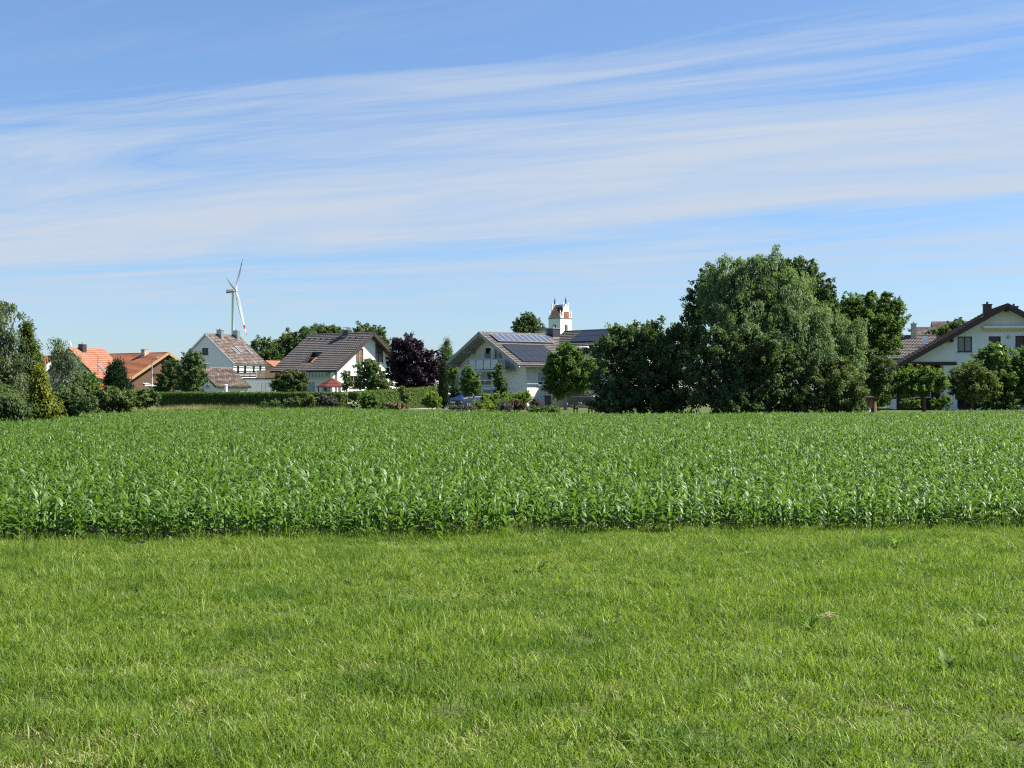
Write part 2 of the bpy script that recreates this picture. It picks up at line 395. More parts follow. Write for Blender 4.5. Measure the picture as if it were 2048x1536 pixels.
k_ = y < edge_y+.55+rng.normal(0, .08, len(x)); x, y = x[k_], y[k_]; n = len(x)
ix = rng.integers(0, 7, n); q = rng.random(n); ix[q < .16] = rng.integers(7, 10, (q < .16).sum()); ix[q > .93] = rng.integers(10, 12, (q > .93).sum())
kn = sorted(range(len(gp)), key=lambda i: gp[i].name); inv = {j: i for i, j in enumerate(kn)}          # collection order is by name
ix[(q > .16) & (q < .27)] = rng.integers(12, 15, ((q > .16) & (q < .27)).sum())
for dpx, dpy, dr, dn in ((150, 1500, .40, 22), (60, 1540, .45, 16), (1240, 1400, .2, 7), (700, 1360, .3, 5), (1600, 1395, .25, 5), (1780, 1465, .3, 7), (1655, 1250, .10, 3), (1180, 1490, .35, 6)):
    D_ = EYE*F/(dpy-HZ); a_ = rng.normal(0, dr, (dn, 2)); x = np.concatenate([x, (dpx-CX)*D_/F+a_[:, 0]]); y = np.concatenate([y, D_+a_[:, 1]*1.3]); ix = np.concatenate([ix, rng.integers(15, 17, dn)]); k_ = np.concatenate([k_, np.ones(dn, bool)]); edge_y = np.concatenate([edge_y, np.full(dn, 15.0)])
n = len(x); ix = np.array([inv[int(i)] for i in ix])
pt = np.stack([x, y, np.full(n, .002)], 1)
patchy = .5+.5*np.sin(x*1.7+1.3*np.sin(y*1.1))*np.sin(y*1.9+x*.6)
sz = rng.uniform(.6, 1.2, n)*(.68+.6*patchy)
near_edge = np.clip((edge_y[k_]-y)/1.6, 0, 1); sz = sz*np.where(edge_y[k_]-y < .12, rng.uniform(.8, 2.2, n), 1)
scl = np.stack([np.ones(n), np.ones(n), sz*(.75+.25*near_edge)], 1)
rot = np.stack([rng.normal(0, .08, n), rng.normal(0, .08, n), rng.uniform(0, 6.28, n)], 1)
tag(scatter('grass', pt, rot, scl, ix, gp), 'mown green meadow grass with dry patches before the corn field', 'grass', kind='stuff')

def corn_leaf_arrays(az, z0, length, width, rise, droop, seg=7, twist=0.0):
    """one arching leaf, folded along its midrib"""
    d = np.array([math.cos(az), math.sin(az), 0]); side = np.array([-d[1], d[0], 0]); V = []; Q = []
    p = np.array([0, 0, z0])+d*.008; ang = rise
    for s_ in range(seg+1):
        u = s_/seg; w = width*.5*(min(1, .55+u*2.2))*(1-u**2.6)+.0008
        nrm = np.array([-math.sin(ang)*d[0], -math.sin(ang)*d[1], math.cos(ang)])
        sd = side*math.cos(twist*u)+nrm*math.sin(twist*u)
        fold = nrm*w*.38+nrm*.006*math.sin(u*17)
        V += [p-sd*w+fold, p, p+sd*w+fold]
        p = p+(d*math.cos(ang)+np.array([0, 0, 1])*math.sin(ang))*length/seg; ang -= droop/seg*(.4+1.3*u)
    for s_ in range(seg):
        a = 3*s_; Q += [(a, a+1, a+4, a+3), (a+1, a+2, a+5, a+4)]
    return np.array(V), np.array(Q)
def corn_leaves(seed):
    r = random.Random(seed); n = r.randint(8, 10); az0 = r.random()*6.28; L = []
    for i in range(n):
        f = i/(n-1); az = az0+math.pi*i+r.gauss(0, .35)
        L.append(corn_leaf_arrays(az, .06+.40*f, r.uniform(.185, .265)*(.75+.45*math.sin(math.pi*min(1, f*.8+.2))), r.uniform(.046, .064)*(1-.35*(f > .85)),
                 r.uniform(.65, 1.05)+.3*f, r.uniform(1.5, 2.9)*(1.1-.45*f), twist=r.uniform(-.9, .9)))
    return L
def stalk_mesh():
    mb = MB(); mb.tube([(0,0,0), (0,0,.2), (.004,0,.46)], [.011, .010, .005], 6); me = mb.mesh('stalk', 'corn_stalk', True)
    a = me.attributes.new('tint', 'FLOAT', 'POINT'); return me
def join_arrays(L, mat, name, r):
    V = []; Q = []; T = []; b = 0
    for v, q in L: V.append(v); Q.append(q+b); b += len(v); T.append(np.full(len(v), r.random()))
    return np_mesh(name, np.concatenate(V), np.concatenate(Q), mat, np.concatenate(T), smooth=True)
KINDS = 9
corn_parts = [corn_leaves(100+i) for i in range(KINDS)]
stalk_me = stalk_mesh(); corn_whole = []; corn_leaf_me = []
for i, L in enumerate(corn_parts):
    r = random.Random(i); st = MB(); corn_leaf_me.append([np_mesh('corn_leaf', v, q, 'corn_leaf', np.full(len(v), r.random()), smooth=True) for v, q in L])
    sv = np.array([(c*rr, s_*rr, z) for z, rr in ((0, .011), (.46, .005)) for c, s_ in ((1, 0), (0, 1), (-1, 0), (0, -1))]); sq = np.array([(a, (a+1) % 4, (a+1) % 4+4, a+4) for a in range(4)])
    corn_whole.append(join_arrays(L+[(sv, sq)], 'corn_leaf', 'corn_plant', r))
def far_y(x): return np.interp(x, *zip(*[(p[0], p[1]) for p in sorted(far_xy)]))
ROW, STEP = .315, .088
cp = []
for j in range(255):
    off = .12+j*ROW; s_ = np.arange(-70, 70, STEP)
    px_ = EDGE_A+np.outer(s_, EDGE_D)+np.array([-EDGE_D[1], EDGE_D[0]])*off
    px_ = px_+rng.normal(0, .035, px_.shape); px_[:, 1] += .10*np.sin(px_[:, 0]*.9)+.05*np.sin(px_[:, 0]*2.7+1)
    k_ = (np.abs(px_[:, 0]) < .40*px_[:, 1]+2.0) & (px_[:, 1] < far_y(px_[:, 0])) & (rng.random(len(px_)) > .05)
    q = px_[k_]; cp.append(np.concatenate([q, np.full((len(q), 1), j)], 1))
cp = np.concatenate(cp)
hgt = .645+.065*np.sin(cp[:, 0]*.23+.4*np.sin(cp[:, 1]*.31))*np.sin(cp[:, 1]*.17+1)+rng.normal(0, .065, len(cp))*np.where(rng.random(len(cp)) < .06, 2.2, 1)
hgt = np.maximum(hgt, .35)
hgt *= np.where(cp[:, 2] < 1, .95, 1.06)
inview = np.abs(cp[:, 0]) < .362*cp[:, 1]
order = np.argsort(np.where(inview, cp[:, 2]*100+cp[:, 1]*.01, 1e9))
single = order[:300]; rest = np.setdiff1d(np.arange(len(cp)), single)
n = len(rest); q = cp[rest]
scatter_corn = scatter('corn_field', np.stack([q[:, 0], q[:, 1], np.full(n, .005)], 1), np.stack([rng.normal(0, .1, n), rng.normal(0, .1, n), rng.uniform(0, 6.28, n)], 1),
    np.stack([hgt[rest]*rng.uniform(.9, 1.15, n)]*2+[hgt[rest]], 1), rng.integers(0, KINDS, n), [bpy.data.objects.new('corn_kind_%d' % i, me) for i, me in enumerate(corn_whole)])
tag(scatter_corn, 'dense young corn filling the field up to the gardens', 'corn', kind='stuff')
rr = random.Random(5)
for c_, i in enumerate(single):
    kd = rr.randrange(KINDS); h = hgt[i]*1.02; row0 = cp[i, 2] < 1
    loc = (cp[i, 0], cp[i, 1], .005); rz = rr.random()*6.28
    lab = 'young corn plant in the foremost row along the mown grass' if row0 else 'young corn plant just behind the foremost row of the field'
    grp = 'corn plants in the foremost row' if row0 else 'corn plants in the next rows'
    if row0:
        o = thing('corn_plant', lab, 'corn plant', loc, rz, grp)
        link('stalk', stalk_me, o)
        for me in corn_leaf_me[kd]: link('leaf', me, o)
    else:
        o = tag(link('corn_plant', corn_whole[kd]), lab, 'corn plant', grp); o.location = loc; o.rotation_euler = (rr.gauss(0, .06), rr.gauss(0, .06), rz)
    o.scale = (h, h, h)

# ------------------------------------------------------------------ houses
def clip_poly(poly, x0, z0, x1, z1):
    def cut(P, f, inter):
        o = []
        for i in range(len(P)):
            a, b = P[i-1], P[i]
            if f(b):
                if not f(a): o.append(inter(a, b))
                o.append(b)
            elif f(a): o.append(inter(a, b))
        return o
    def ix(v): return lambda a, b: (v, a[1]+(b[1]-a[1])*(v-a[0])/(b[0]-a[0]))
    def iz(v): return lambda a, b: (a[0]+(b[0]-a[0])*(v-a[1])/(b[1]-a[1]), v)
    P = list(poly)
    for f, g_ in ((lambda p: p[0] >= x0-1e-9, ix(x0)), (lambda p: p[0] <= x1+1e-9, ix(x1)), (lambda p: p[1] >= z0-1e-9, iz(z0)), (lambda p: p[1] <= z1+1e-9, iz(z1))):
        if len(P) < 3: return []
        P = cut(P, f, g_)
    return P if len(P) > 2 else []
def wall_plane(mb, O, hx, n, poly, holes, depth=.16):
    """a wall in the plane O + h*hx + z*Z with rectangular openings and their reveals"""
    O, hx, n = Vector(O), Vector(hx), Vector(n); P = lambda h, z, d=0: O+hx*h+Vector((0, 0, z))-n*d
    hs = sorted({p[0] for p in poly} | {v for q in holes for v in (q[0], q[2])}); zs = sorted({p[1] for p in poly} | {v for q in holes for v in (q[1], q[3])})
    for a, b in zip(hs, hs[1:]):
        for c, d in zip(zs, zs[1:]):
            m_ = ((a+b)/2, (c+d)/2)
            if any(q[0] < m_[0] < q[2] and q[1] < m_[1] < q[3] for q in holes): continue
            pl = clip_poly(poly, a, c, b, d)
            if pl: mb.face([P(*p) for p in pl])
    for h0, z0, h1, z1 in holes:
        mb.face([P(h0,z0), P(h1,z0), P(h1,z0,depth), P(h0,z0,depth)]); mb.face([P(h1,z0), P(h1,z1), P(h1,z1,depth), P(h1,z0,depth)])
        mb.face([P(h1,z1), P(h0,z1), P(h0,z1,depth), P(h1,z1,depth)]); mb.face([P(h0,z1), P(h0,z0), P(h0,z0,depth), P(h0,z1,depth)])

class House:
    """gable house: origin under the near end of the ridge, local x runs along the ridge away from the near gable, local y to its left"""
    def __init__(s, X, Y, th, L, wl, wr, zr, zl, zre, ovg=.5, eovl=.6, eovr=.6, thick=.22, base=0.0):
        s.__dict__.update(locals()); del s.__dict__['s']
        s.M = Matrix.Translation((X, Y, base)) @ Matrix.Rotation(R_(th), 4, 'Z')
        s.zr -= base; s.zl -= base; s.zre -= base
        s.sl = (s.zr-s.zl)/wl; s.sr = (s.zr-s.zre)/wr
        s.holes = {'gable': [], 'left': [], 'right': [], 'far': []}; s.todo = []
        s.planes = {'gable': (Vector((ovg,0,0)), Vector((0,-1,0)), Vector((-1,0,0))), 'right': (Vector((0,-(wr-eovr),0)), Vector((1,0,0)), Vector((0,-1,0))),
                    'left': (Vector((0,wl-eovl,0)), Vector((-1,0,0)), Vector((0,1,0))), 'far': (Vector((L-ovg,0,0)), Vector((0,1,0)), Vector((1,0,0)))}
    def root_at(s, name, label, cat='house'):
        s.root = thing(name, label, cat, (s.X, s.Y, s.base), R_(s.th)); s.off = None; return s.root
    def under(s, other):
        s.root = other.root; s.off = (other.M.inverted() @ s.M); return s.root
    def put(s, o):
        if s.off is not None and o.parent == s.root: o.matrix_local = s.off @ o.matrix_local
        return o
    def add(s, mb, name, mats, parent=None, smooth=False):
        return s.put(mb.build(name, mats, parent or s.root, smooth)) if parent is None else mb.build(name, mats, parent, smooth)
    def ray(s, px, py):
        Mi = s.M.inverted(); return Mi @ Vector((0, 0, EYE)), (Mi.to_3x3() @ Vector(((px-CX)/F, 1, (HZ-py)/F)))
    def pix(s, face, px, py, out=0.0):
        O, hx, n = s.planes[face]; o, d = s.ray(px, py); t_ = ((O+n*out)-o).dot(n)/d.dot(n); p = o+d*t_
        return ((p-O).dot(hx), p.z)
    def rpix(s, side, px, py):
        """pixel on a roof slope: (x along the ridge, metres down the slope)"""
        k = s.sl if side > 0 else s.sr; nrm = Vector((0, side*k, 1)).normalized(); o, d = s.ray(px, py)
        t_ = (Vector((0, 0, s.zr))-o).dot(nrm)/d.dot(nrm); p = o+d*t_
        return p.x, abs(p.y)*math.sqrt(1+k*k)
    def rpt(s, side, x, q, up=0.0):
        k = s.sl if side > 0 else s.sr; c = 1/math.sqrt(1+k*k)
        return Vector((x, side*q*c, s.zr-q*k*c))+Vector((0, side*k*c, c))*up
    def rect(s, face, x0, y0, x1, y1):
        xm, ym = (x0+x1)/2, (y0+y1)/2
        h0 = s.pix(face, x0, ym)[0]; h1 = s.pix(face, x1, ym)[0]; z1 = s.pix(face, xm, y0)[1]; z0 = s.pix(face, xm, y1)[1]
        return (min(h0, h1), z0, max(h0, h1), z1)
    def window(s, face, pxr, frame='white_frame', glass='glass', mull=1, shutter=0.0, sill=True, bars=0, name='window', curtain=False, m_rect=None):
        r = m_rect or s.rect(face, *pxr); s.holes[face].append(r); s.todo.append((face, r, frame, glass, mull, shutter, sill, bars, name, curtain)); return r
    def walls(s, mat, zmin=0.0, far=True, split=None):
        yl, yr = s.wl-s.eovl, s.wr-s.eovr
        zu = lambda h: s.zr-s.thick-.02-(h*s.sr if h > 0 else -h*s.sl)
        mb = MB(); O, hx, n = s.planes['gable']
        gp_ = [(-yl, zmin), (yr, zmin), (yr, zu(yr)), (0, s.zr-s.thick-.02), (-yl, zu(-yl))]
        wall_plane(mb, O, hx, n, gp_, s.holes['gable'])
        x0, x1 = s.ovg, s.L-s.ovg
        O, hx, n = s.planes['right']; wall_plane(mb, O, hx, n, [(x0, zmin), (x1, zmin), (x1, zu(yr)), (x0, zu(yr))], s.holes['right'])
        O, hx, n = s.planes['left']; wall_plane(mb, O, hx, n, [(-x1, zmin), (-x0, zmin), (-x0, zu(-yl)), (-x1, zu(-yl))], s.holes['left'])
        O, hx, n = s.planes['far']; wall_plane(mb, O, hx, n, [(-yr, zmin), (yl, zmin), (yl, zu(-yl)), (0, s.zr-s.thick-.02), (-yr, zu(yr))], [])
        w = s.add(mb, 'wall', mat)
        for a in s.todo: s.mk_window(*a)
        return w
    def mk_window(s, face, r, frame, glass, mull, shutter, sill, bars, name, curtain):
        O, hx, n = s.planes[face]; h0, z0, h1, z1 = r; Z = Vector((0, 0, 1)); fw = min(.085, (h1-h0)*.12)
        zt = z1-(z1-z0)*shutter
        P = lambda h, z, d: O+hx*h+Z*z-n*d
        mb = MB()
        def bar(a0, b0, a1, b1, d0=.07, d1=.13):
            mb.obox(P((a0+a1)/2, (b0+b1)/2, (d0+d1)/2), hx*(a1-a0)/2, n*(d1-d0)/2, Z*(b1-b0)/2)
        e = .002
        bar(h0+e, z0+e, h1-e, z0+fw); bar(h0+e, zt-fw, h1-e, zt-e); bar(h0+e, z0+fw, h0+fw, zt-fw); bar(h1-fw, z0+fw, h1-e, zt-fw)
        for i in range(mull): c = h0+(h1-h0)*(i+1)/(mull+1); bar(c-fw*.45, z0+fw, c+fw*.45, zt-fw)
        for i in range(bars): c = z0+(zt-z0)*(i+1)/(bars+1); bar(h0+fw, c-fw*.4, h1-fw, c+fw*.4, .075, .125)
        f = s.add(mb, name, frame)
        mb = MB(); mb.obox(P((h0+h1)/2, (z0+zt)/2, .115), hx*((h1-h0)/2-fw*.5), n*.006, Z*((zt-z0)/2-fw*.5)); s.add(mb, 'pane', glass, f)
        mb = MB(); mb.obox(P((h0+h1)/2, (z0+z1)/2, .19), hx*((h1-h0)/2+.05), n*.01, Z*((z1-z0)/2+.05)); s.add(mb, 'room_backing', 'curtain' if curtain else 'interior_dark', f)
        if shutter:
            mb = MB(); k = max(3, int((z1-zt)/.09))
            for i in range(k):
                a = zt+(z1-zt)*i/k; b_ = zt+(z1-zt)*(i+1)/k-.008; bar(h0+e, a, h1-e, b_, .05, .068)
            s.add(mb, 'roller_shutter', 'shutter_grey', f)
        if sill:
            mb = MB(); mb.obox(P((h0+h1)/2, z0-.03, -.02), hx*((h1-h0)/2+.05), n*.09, Z*.025); s.add(mb, 'sill', 'zinc', f)
    def slope(s, side, mat, x0=None, x1=None, q0=0.0, q1=None, pitch=.33, name='roof_slope', soffit='wood_grey', holes=()):
        k = s.sl if side > 0 else s.sr; w = s.wl if side > 0 else s.wr; Q = w*math.sqrt(1+k*k); q1 = Q if q1 is None else q1
        x0 = 0.0 if x0 is None else x0; x1 = s.L if x1 is None else x1; n = max(2, int((q1-q0)/pitch)); mb = MB()
        P = lambda x, q, up: s.rpt(side, x, q, up)
        for i in range(n):
            a = q0+(q1-q0)*i/n; b_ = q0+(q1-q0)*(i+1)/n; spans = [(x0, x1)]
            for hx0, hq0, hx1, hq1 in holes:
                if hq0 < (a+b_)/2 < hq1: spans = [q for u0, u1 in spans for q in ((u0, min(u1, hx0)), (max(u0, hx1), u1)) if q[1]-q[0] > .05]
            for u0, u1 in spans:
                f = [P(u0,a,.004), P(u1,a,.004), P(u1,b_,.06), P(u0,b_,.06)]; uv = [(u0, i+.01), (u1, i+.01), (u1, i+.98), (u0, i+.98)]
                lip = [P(u0,b_,.06), P(u1,b_,.06), P(u1,b_,.004), P(u0,b_,.004)]
                if side > 0: mb.face(f, uv); mb.face(lip, uv)
                else: mb.face(f[::-1], uv[::-1]); mb.face(lip[::-1], uv[::-1])
        o = s.add(mb, name, mat)
        mb = MB()
        for u0, u1, a, b_ in ([(x0, x1, q0, q1)] if not holes else [(x0, holes[0][0], q0, q1), (holes[0][2], x1, q0, q1), (holes[0][0], holes[0][2], q0, holes[0][1]), (holes[0][0], holes[0][2], holes[0][3], q1)]):
            c = P((u0+u1)/2, (a+b_)/2, -.10); ax = Vector((1,0,0))*((u1-u0)/2-.01); ay = (P(0,b_,0)-P(0,a,0))/2; az = (P(0,a,1)-P(0,a,0))*.095
            mb.obox(c, ax, ay, az)
        s.add(mb, 'soffit', soffit, o) if s.off is None else s.put(mb.build('soffit', soffit, s.root))
        return o
    def verge(s, mat, x=0.0, h=.24, sides=(1, -1), out=-.025):
        for sd in sides:
            k = s.sl if sd > 0 else s.sr; w = s.wl if sd > 0 else s.wr; Q = w*math.sqrt(1+k*k); mb = MB()
            a, b_ = s.rpt(sd, x+out, .0, -.07), s.rpt(sd, x+out, Q, -.07)
            mb.obox((a+b_)/2, (b_-a)/2, Vector((.02,0,0)), (s.rpt(sd,0,0,1)-s.rpt(sd,0,0,0))*h/2); s.add(mb, 'verge_board', mat)
    def ridge(s, mat, x0=None, x1=None):
        mb = MB(); x0 = 0 if x0 is None else x0; x1 = s.L if x1 is None else x1; n = max(2, int((x1-x0)/.4))
        for i in range(n):
            a = x0+(x1-x0)*i/n; b_ = x0+(x1-x0)*(i+1)/n
            mb.tube([(a,0,s.zr+.0), (b_-.02,0,s.zr-.012)], [.115, .10], 8)
        s.add(mb, 'ridge_tiles', mat)
    def gutter(s, side, mat='zinc', pipe_x=None, x0=0, x1=None):
        k = s.sl if side > 0 else s.sr; w = s.wl if side > 0 else s.wr; x1 = s.L if x1 is None else x1; mb = MB()
        y, z = side*(w+.05), (s.zl if side > 0 else s.zre)-.09
        for a0 in range(6):
            a = math.pi+math.pi*a0/6; b_ = math.pi+math.pi*(a0+1)/6
            mb.face([(x0, y+.075*math.cos(a), z+.075*math.sin(a)), (x1, y+.075*math.cos(a), z+.075*math.sin(a)), (x1, y+.075*math.cos(b_), z+.075*math.sin(b_)), (x0, y+.075*math.cos(b_), z+.075*math.sin(b_))])
        s.add(mb, 'gutter', mat)
        if pipe_x is not None:
            yw = side*((w-(s.eovl if side > 0 else s.eovr))+.07); mb = MB()
            mb.tube([(pipe_x+.9, y, z-.05), (pipe_x+.5, y-.3*side*1, z-.22), (pipe_x, yw, z-.5), (pipe_x, yw, .1)], .05, 6); s.add(mb, 'downpipe', mat)
    def chimney(s, x, y, sx, sy, ztop, mat='chimney_brick', cap='zinc', zbot=None, pots=1):
        k = s.sl if y > 0 else s.sr; zb = (s.zr-abs(y)*k-.6) if zbot is None else zbot; mb = MB()
        mb.box((x-sx/2, y-sy/2, zb), (x+sx/2, y+sy/2, ztop)); o = s.add(mb, 'chimney', mat)
        mb = MB(); mb.box((x-sx/2-.05, y-sy/2-.05, ztop), (x+sx/2+.05, y+sy/2+.05, ztop+.07)); cp_ = mb.build('chimney_cap', cap, o)
        mb = MB()
        for i in range(pots): yy = y+(i-(pots-1)/2)*.28; mb.lathe((x, yy, ztop+.07), [(.09, 0), (.09, .2), (.075, .2), (.075, 0)], 8)
        mb.build('chimney_pot', cap, o); mb = MB()
        mb.box((x-sx/2-.09, y-sy/2-.12, s.zr-(abs(y)+sy/2)*k-.02), (x+sx/2+.09, y+sy/2+.12, s.zr-(abs(y)+sy/2)*k+.06)); mb.build('flashing', 'zinc', o)
        if s.off is not None: pass
        return o
    def panels(s, side, x0, q0, x1, q1, nx, ny, mat, up=.12, gap=.02, name='solar_panel', fr='alu', fw=.035):
        dx, dq = (x1-x0)/nx, (q1-q0)/ny; ex = Vector((1,0,0)); P = lambda x, q: s.rpt(side, x, q, up)
        eq = (s.rpt(side,0,1)-s.rpt(side,0,0)); en = s.rpt(side,0,0,1)-s.rpt(side,0,0,0)
        def mk(w, m_):
            mb = MB(); a, b_ = (dx-gap)/2, (dq-gap)/2; a -= w; b_ -= w
            v = [ex*-a+eq*-b_*1, ex*a+eq*-b_, ex*a+eq*b_, ex*-a+eq*b_]
            if side < 0: v = [v[3], v[2], v[1], v[0]]
            mb.hexa([p-en*.02 for p in v]+[p+en*.015 for p in v]); return mb.mesh(name, m_)
        def mkf():
            mb = MB(); a, b_ = (dx-gap)/2, (dq-gap)/2
            for sg in (-1, 1):
                mb.obox(ex*sg*(a-fw/2), ex*fw/2, eq*b_, en*.024); mb.obox(eq*sg*(b_-fw/2), ex*(a-fw), eq*fw/2, en*.024)
            return mb.mesh('panel_frame', fr)
        gm, fm = mk(fw, mat), mkf()
        for j in range(ny):
            for i in range(nx):
                c = P(x0+dx*(i+.5), q0+dq*(j+.5)); o = link(name, gm, s.root); o.location = c
                if s.off is not None: o.matrix_local = s.off @ Matrix.Translation(c)
                link('panel_frame', fm, o)
    def skylight(s, side, x, q, w, l, open_=0.0, frame='zinc'):
        ex = Vector((1,0,0)); eq = s.rpt(side,0,1)-s.rpt(side,0,0); en = s.rpt(side,0,0,1)-s.rpt(side,0,0,0); c = s.rpt(side, x, q, .09); mb = MB()
        if open_:
            hinge = -eq*l/2; rotm = Quaternion(ex, open_*(1 if side > 0 else -1)).to_matrix(); eq2 = rotm @ eq; en2 = rotm @ en
        else: eq2, en2 = eq, en; hinge = -eq*l/2
        m_ = hinge+eq2*l/2
        for sg in (-1, 1): mb.obox(c+m_+ex*sg*(w/2-.04), ex*.04, eq2*l/2, en2*.05); mb.obox(c+m_+eq2*sg*(l/2-.04), ex*(w/2-.08), eq2*.04, en2*.05)
        o = s.add(mb, 'skylight', frame)
        mb = MB(); mb.obox(c+m_, ex*(w/2-.06), eq2*(l/2-.06), en2*.02); mb.build('pane', 'glass_pale', o)
        if open_: mb = MB(); mb.obox(c-en*.05, ex*(w/2), eq*(l/2), en*.015); mb.build('shaft', 'interior_dark', o)
    def dish(s, loc, aim, r=.4, pole=.6, mat='white_frame'):
        loc = Vector(loc); aim = Vector(aim).normalized(); qn = aim.to_track_quat('Z', 'Y'); mb = MB(); rings = []
        for i in range(5):
            rr_ = r*i/4; rings.append([loc+qn @ Vector((rr_*math.cos(a), rr_*math.sin(a), .25*rr_*rr_/r)) for a in [2*math.pi*k/14 for k in range(14)]])
        for r0, r1 in zip(rings, rings[1:]):
            for k in range(14): mb.face([r0[k], r0[(k+1) % 14], r1[(k+1) % 14], r1[k]])
        o = s.add(mb, 'satellite_dish', mat)
        mb = MB(); mb.tube([loc-aim*.02, loc-aim*.12, loc-aim*.12-Vector((0,0,pole))], .03, 6); mb.tube([loc+qn @ Vector((0,-r,.2*r)), loc+aim*r*.9], .012, 5); mb.build('dish_arm', 'zinc', o)

# ---- white house with a steep dark roof behind the hedge
A = House(-14.60, 150, 141.1, 9.96, 5.59, 5.3, 7.64, 3.61, 3.82, ovg=.75, eovl=1.0, eovr=.6)
A.root_at('white_house', 'white gabled house with a steep dark tiled roof behind the clipped hedge')
A.window('gable', (711.5, 697, 727, 727.5), 'wood_orange', 'glass_pale', 1, 0, True, 1, curtain=True)
A.window('gable', (750.5, 686, 766.5, 725), 'wood_dark', 'glass_pale', 1, 0, True, 1, curtain=True)
A.window('gable', (699.5, 751.5, 716.5, 775), 'wood_orange', 'glass', 1, 0, True, 1)
A.window('gable', (757, 742, 767, 752.5), 'wood_orange', 'glass', 0, 0, True, 0)
xa, _ = A.rpix(1, 600, 737)
for k in range(3): A.window('left', None, 'wood_grey', 'glass_pale', 1, .75 if k else 0, False, m_rect=(-(8.8-2.9*k), .25, -(7.0-2.9*k), 2.45))
A.walls('plaster_white')
nd = [A.rpix(1, *p) for p in ((627, 703), (648, 703), (606, 725), (624, 725))]; dx0, dx1 = 3.6, 5.5
xs_ = sorted(p[0] for p in nd); q0, q1 = (nd[0][1]+nd[1][1])/2, (nd[2][1]+nd[3][1])/2; dx0, dx1 = (xs_[0]+xs_[1])/2, (xs_[2]+xs_[3])/2
A.slope(1, 'tile_dark', soffit='wood_dark', holes=[(dx0, q0, dx1, q1)])
A.slope(-1, 'tile_dark', soffit='wood_dark'); A.verge('dark_brown_metal', h=.34); A.ridge('tile_dark'); A.gutter(1, 'dark_brown_metal'); A.gutter(-1, 'dark_brown_metal')
# roof notch: a recessed roof window
pa, pb_, pc_, pd_ = A.rpt(1, dx0, q0, 0), A.rpt(1, dx1, q0, 0), A.rpt(1, dx1, q1, 0), A.rpt(1, dx0, q1, 0); dn = Vector((0, 0, 1))
mb = MB(); zf = pc_.z-.55
for a, b_ in ((pa, pb_), (pb_, pc_), (pc_, pd_), (pd_, pa)): mb.face([a, b_, Vector((b_.x, b_.y, zf)), Vector((a.x, a.y, zf))])
mb.face([Vector((p.x, p.y, zf)) for p in (pa, pb_, pc_, pd_)]); rn = A.add(mb, 'roof_notch', 'dark_metal')
mb = MB(); yy = (pa.y*.55+pd_.y*.45); zt_ = A.zr-yy*A.sl
mb.box((dx0+.25, yy-.05, zf), (dx0+.33, yy+.05, zt_-.1)); mb.box((dx1-.33, yy-.05, zf), (dx1-.25, yy+.05, zt_-.1)); mb.box((dx0+.33, yy-.05, zt_-.22), (dx1-.33, yy+.05, zt_-.1))
mb.bar((dx0+.3, pd_.y-.1, zf+.55), (dx0+.3, yy, zt_-.1), .09); nf = A.add(mb, 'notch_window', 'wood_orange')
mb = MB(); mb.box((dx0+.33, yy-.01, zf), (dx1-.33, yy+.01, zt_-.22)); A.add(mb, 'pane', 'glass', nf)
cx_, _ = A.rpix(1, 698, 666); A.chimney(cx_, .15, .75, .55, A.zr+.36, 'dark_metal', 'zinc', pots=0)
mb = MB()
for sx in (-1, 1):
    for sy in (-1, 1): mb.box((cx_+sx*.3-.02, .15+sy*.2-.02, A.zr+.43), (cx_+sx*.3+.02, .15+sy*.2+.02, A.zr+.66))
mb.box((cx_-.42, -.17, A.zr+.66), (cx_+.42, .47, A.zr+.71)); A.add(mb, 'chimney_hood', 'alu')
for k in range(10):                                                     # snow guards under the ridge
    mb = MB(); p = A.rpt(1, .9+.9*k, .9, .1); mb.box((p.x-.09, p.y-.05, p.z-.06), (p.x+.09, p.y+.05, p.z+.05)); A.add(mb, 'snow_guard', 'dark_metal')
hp, _ = A.pix('left', 667, 750); mb = MB(); mb.box((.55, A.wl-.42, 0), (.85, A.wl-.12, A.zl-.18)); A.add(mb, 'pillar', 'plaster_white')
mb = MB(); yy = A.wl+.02; w0, w1 = 1.5, 6.3                                   # striped awning valance under the eave
nst = 44; zz0, zz1 = A.zl-.62, A.zl-.25
for k in range(nst):
    mb.cur = k % 2; a = w0+(w1-w0)*k/nst; b_ = w0+(w1-w0)*(k+1)/nst; mb.box((a, yy-.01-.002*(k % 2), zz0), (b_-.001, yy+.01, zz1))
mb.cur = 0; mb.box((w0, yy-.9, zz1), (w1, yy+.02, zz1+.06)); A.add(mb, 'awning', ['awning_stripe', 'awning_dark'])
mb = MB(); mb.box((.9, A.wl-A.eovl-.02, 0), (1.0, A.wl-.5, A.zl-.2)); A.add(mb, 'side_screen', 'plaster_olive')

# ---- two-storey white house with brown roof
B = House(-41.07, 190, 64, 7.42, 4.84, 4.84, 9.14, 5.11, 5.11, ovg=.18, eovl=.35, eovr=.3)
B.root_at('white_farmhouse', 'tall white house with a mottled brown roof and two grey chimneys below the wind turbine')
B.window('gable', (404, 696, 416.5, 710), 'wood_dark', 'glass', 0, 0, True)
for a in (473.8, 488, 505.2, 518.4): B.window('right', (a, 731.5, a+4.6, 746), 'wood_dark' if a != 505.2 else 'wood_grey', 'glass', 0, 0, False)
B.walls('plaster_white')
B.slope(-1, 'tile_brown', soffit='wood_grey'); B.slope(1, 'tile_brown', soffit='wood_grey'); B.verge('white_frame', h=.2); B.ridge('tile_brown'); B.gutter(-1, pipe_x=None)
for px_, top in ((438.5, 660), (469, 660)):
    x_, _ = B.rpix(-1, px_, 672); B.chimney(x_, -.42, .55, .8, EYE+(HZ-top)*192/F, 'sheet_metal', 'zinc', pots=1)
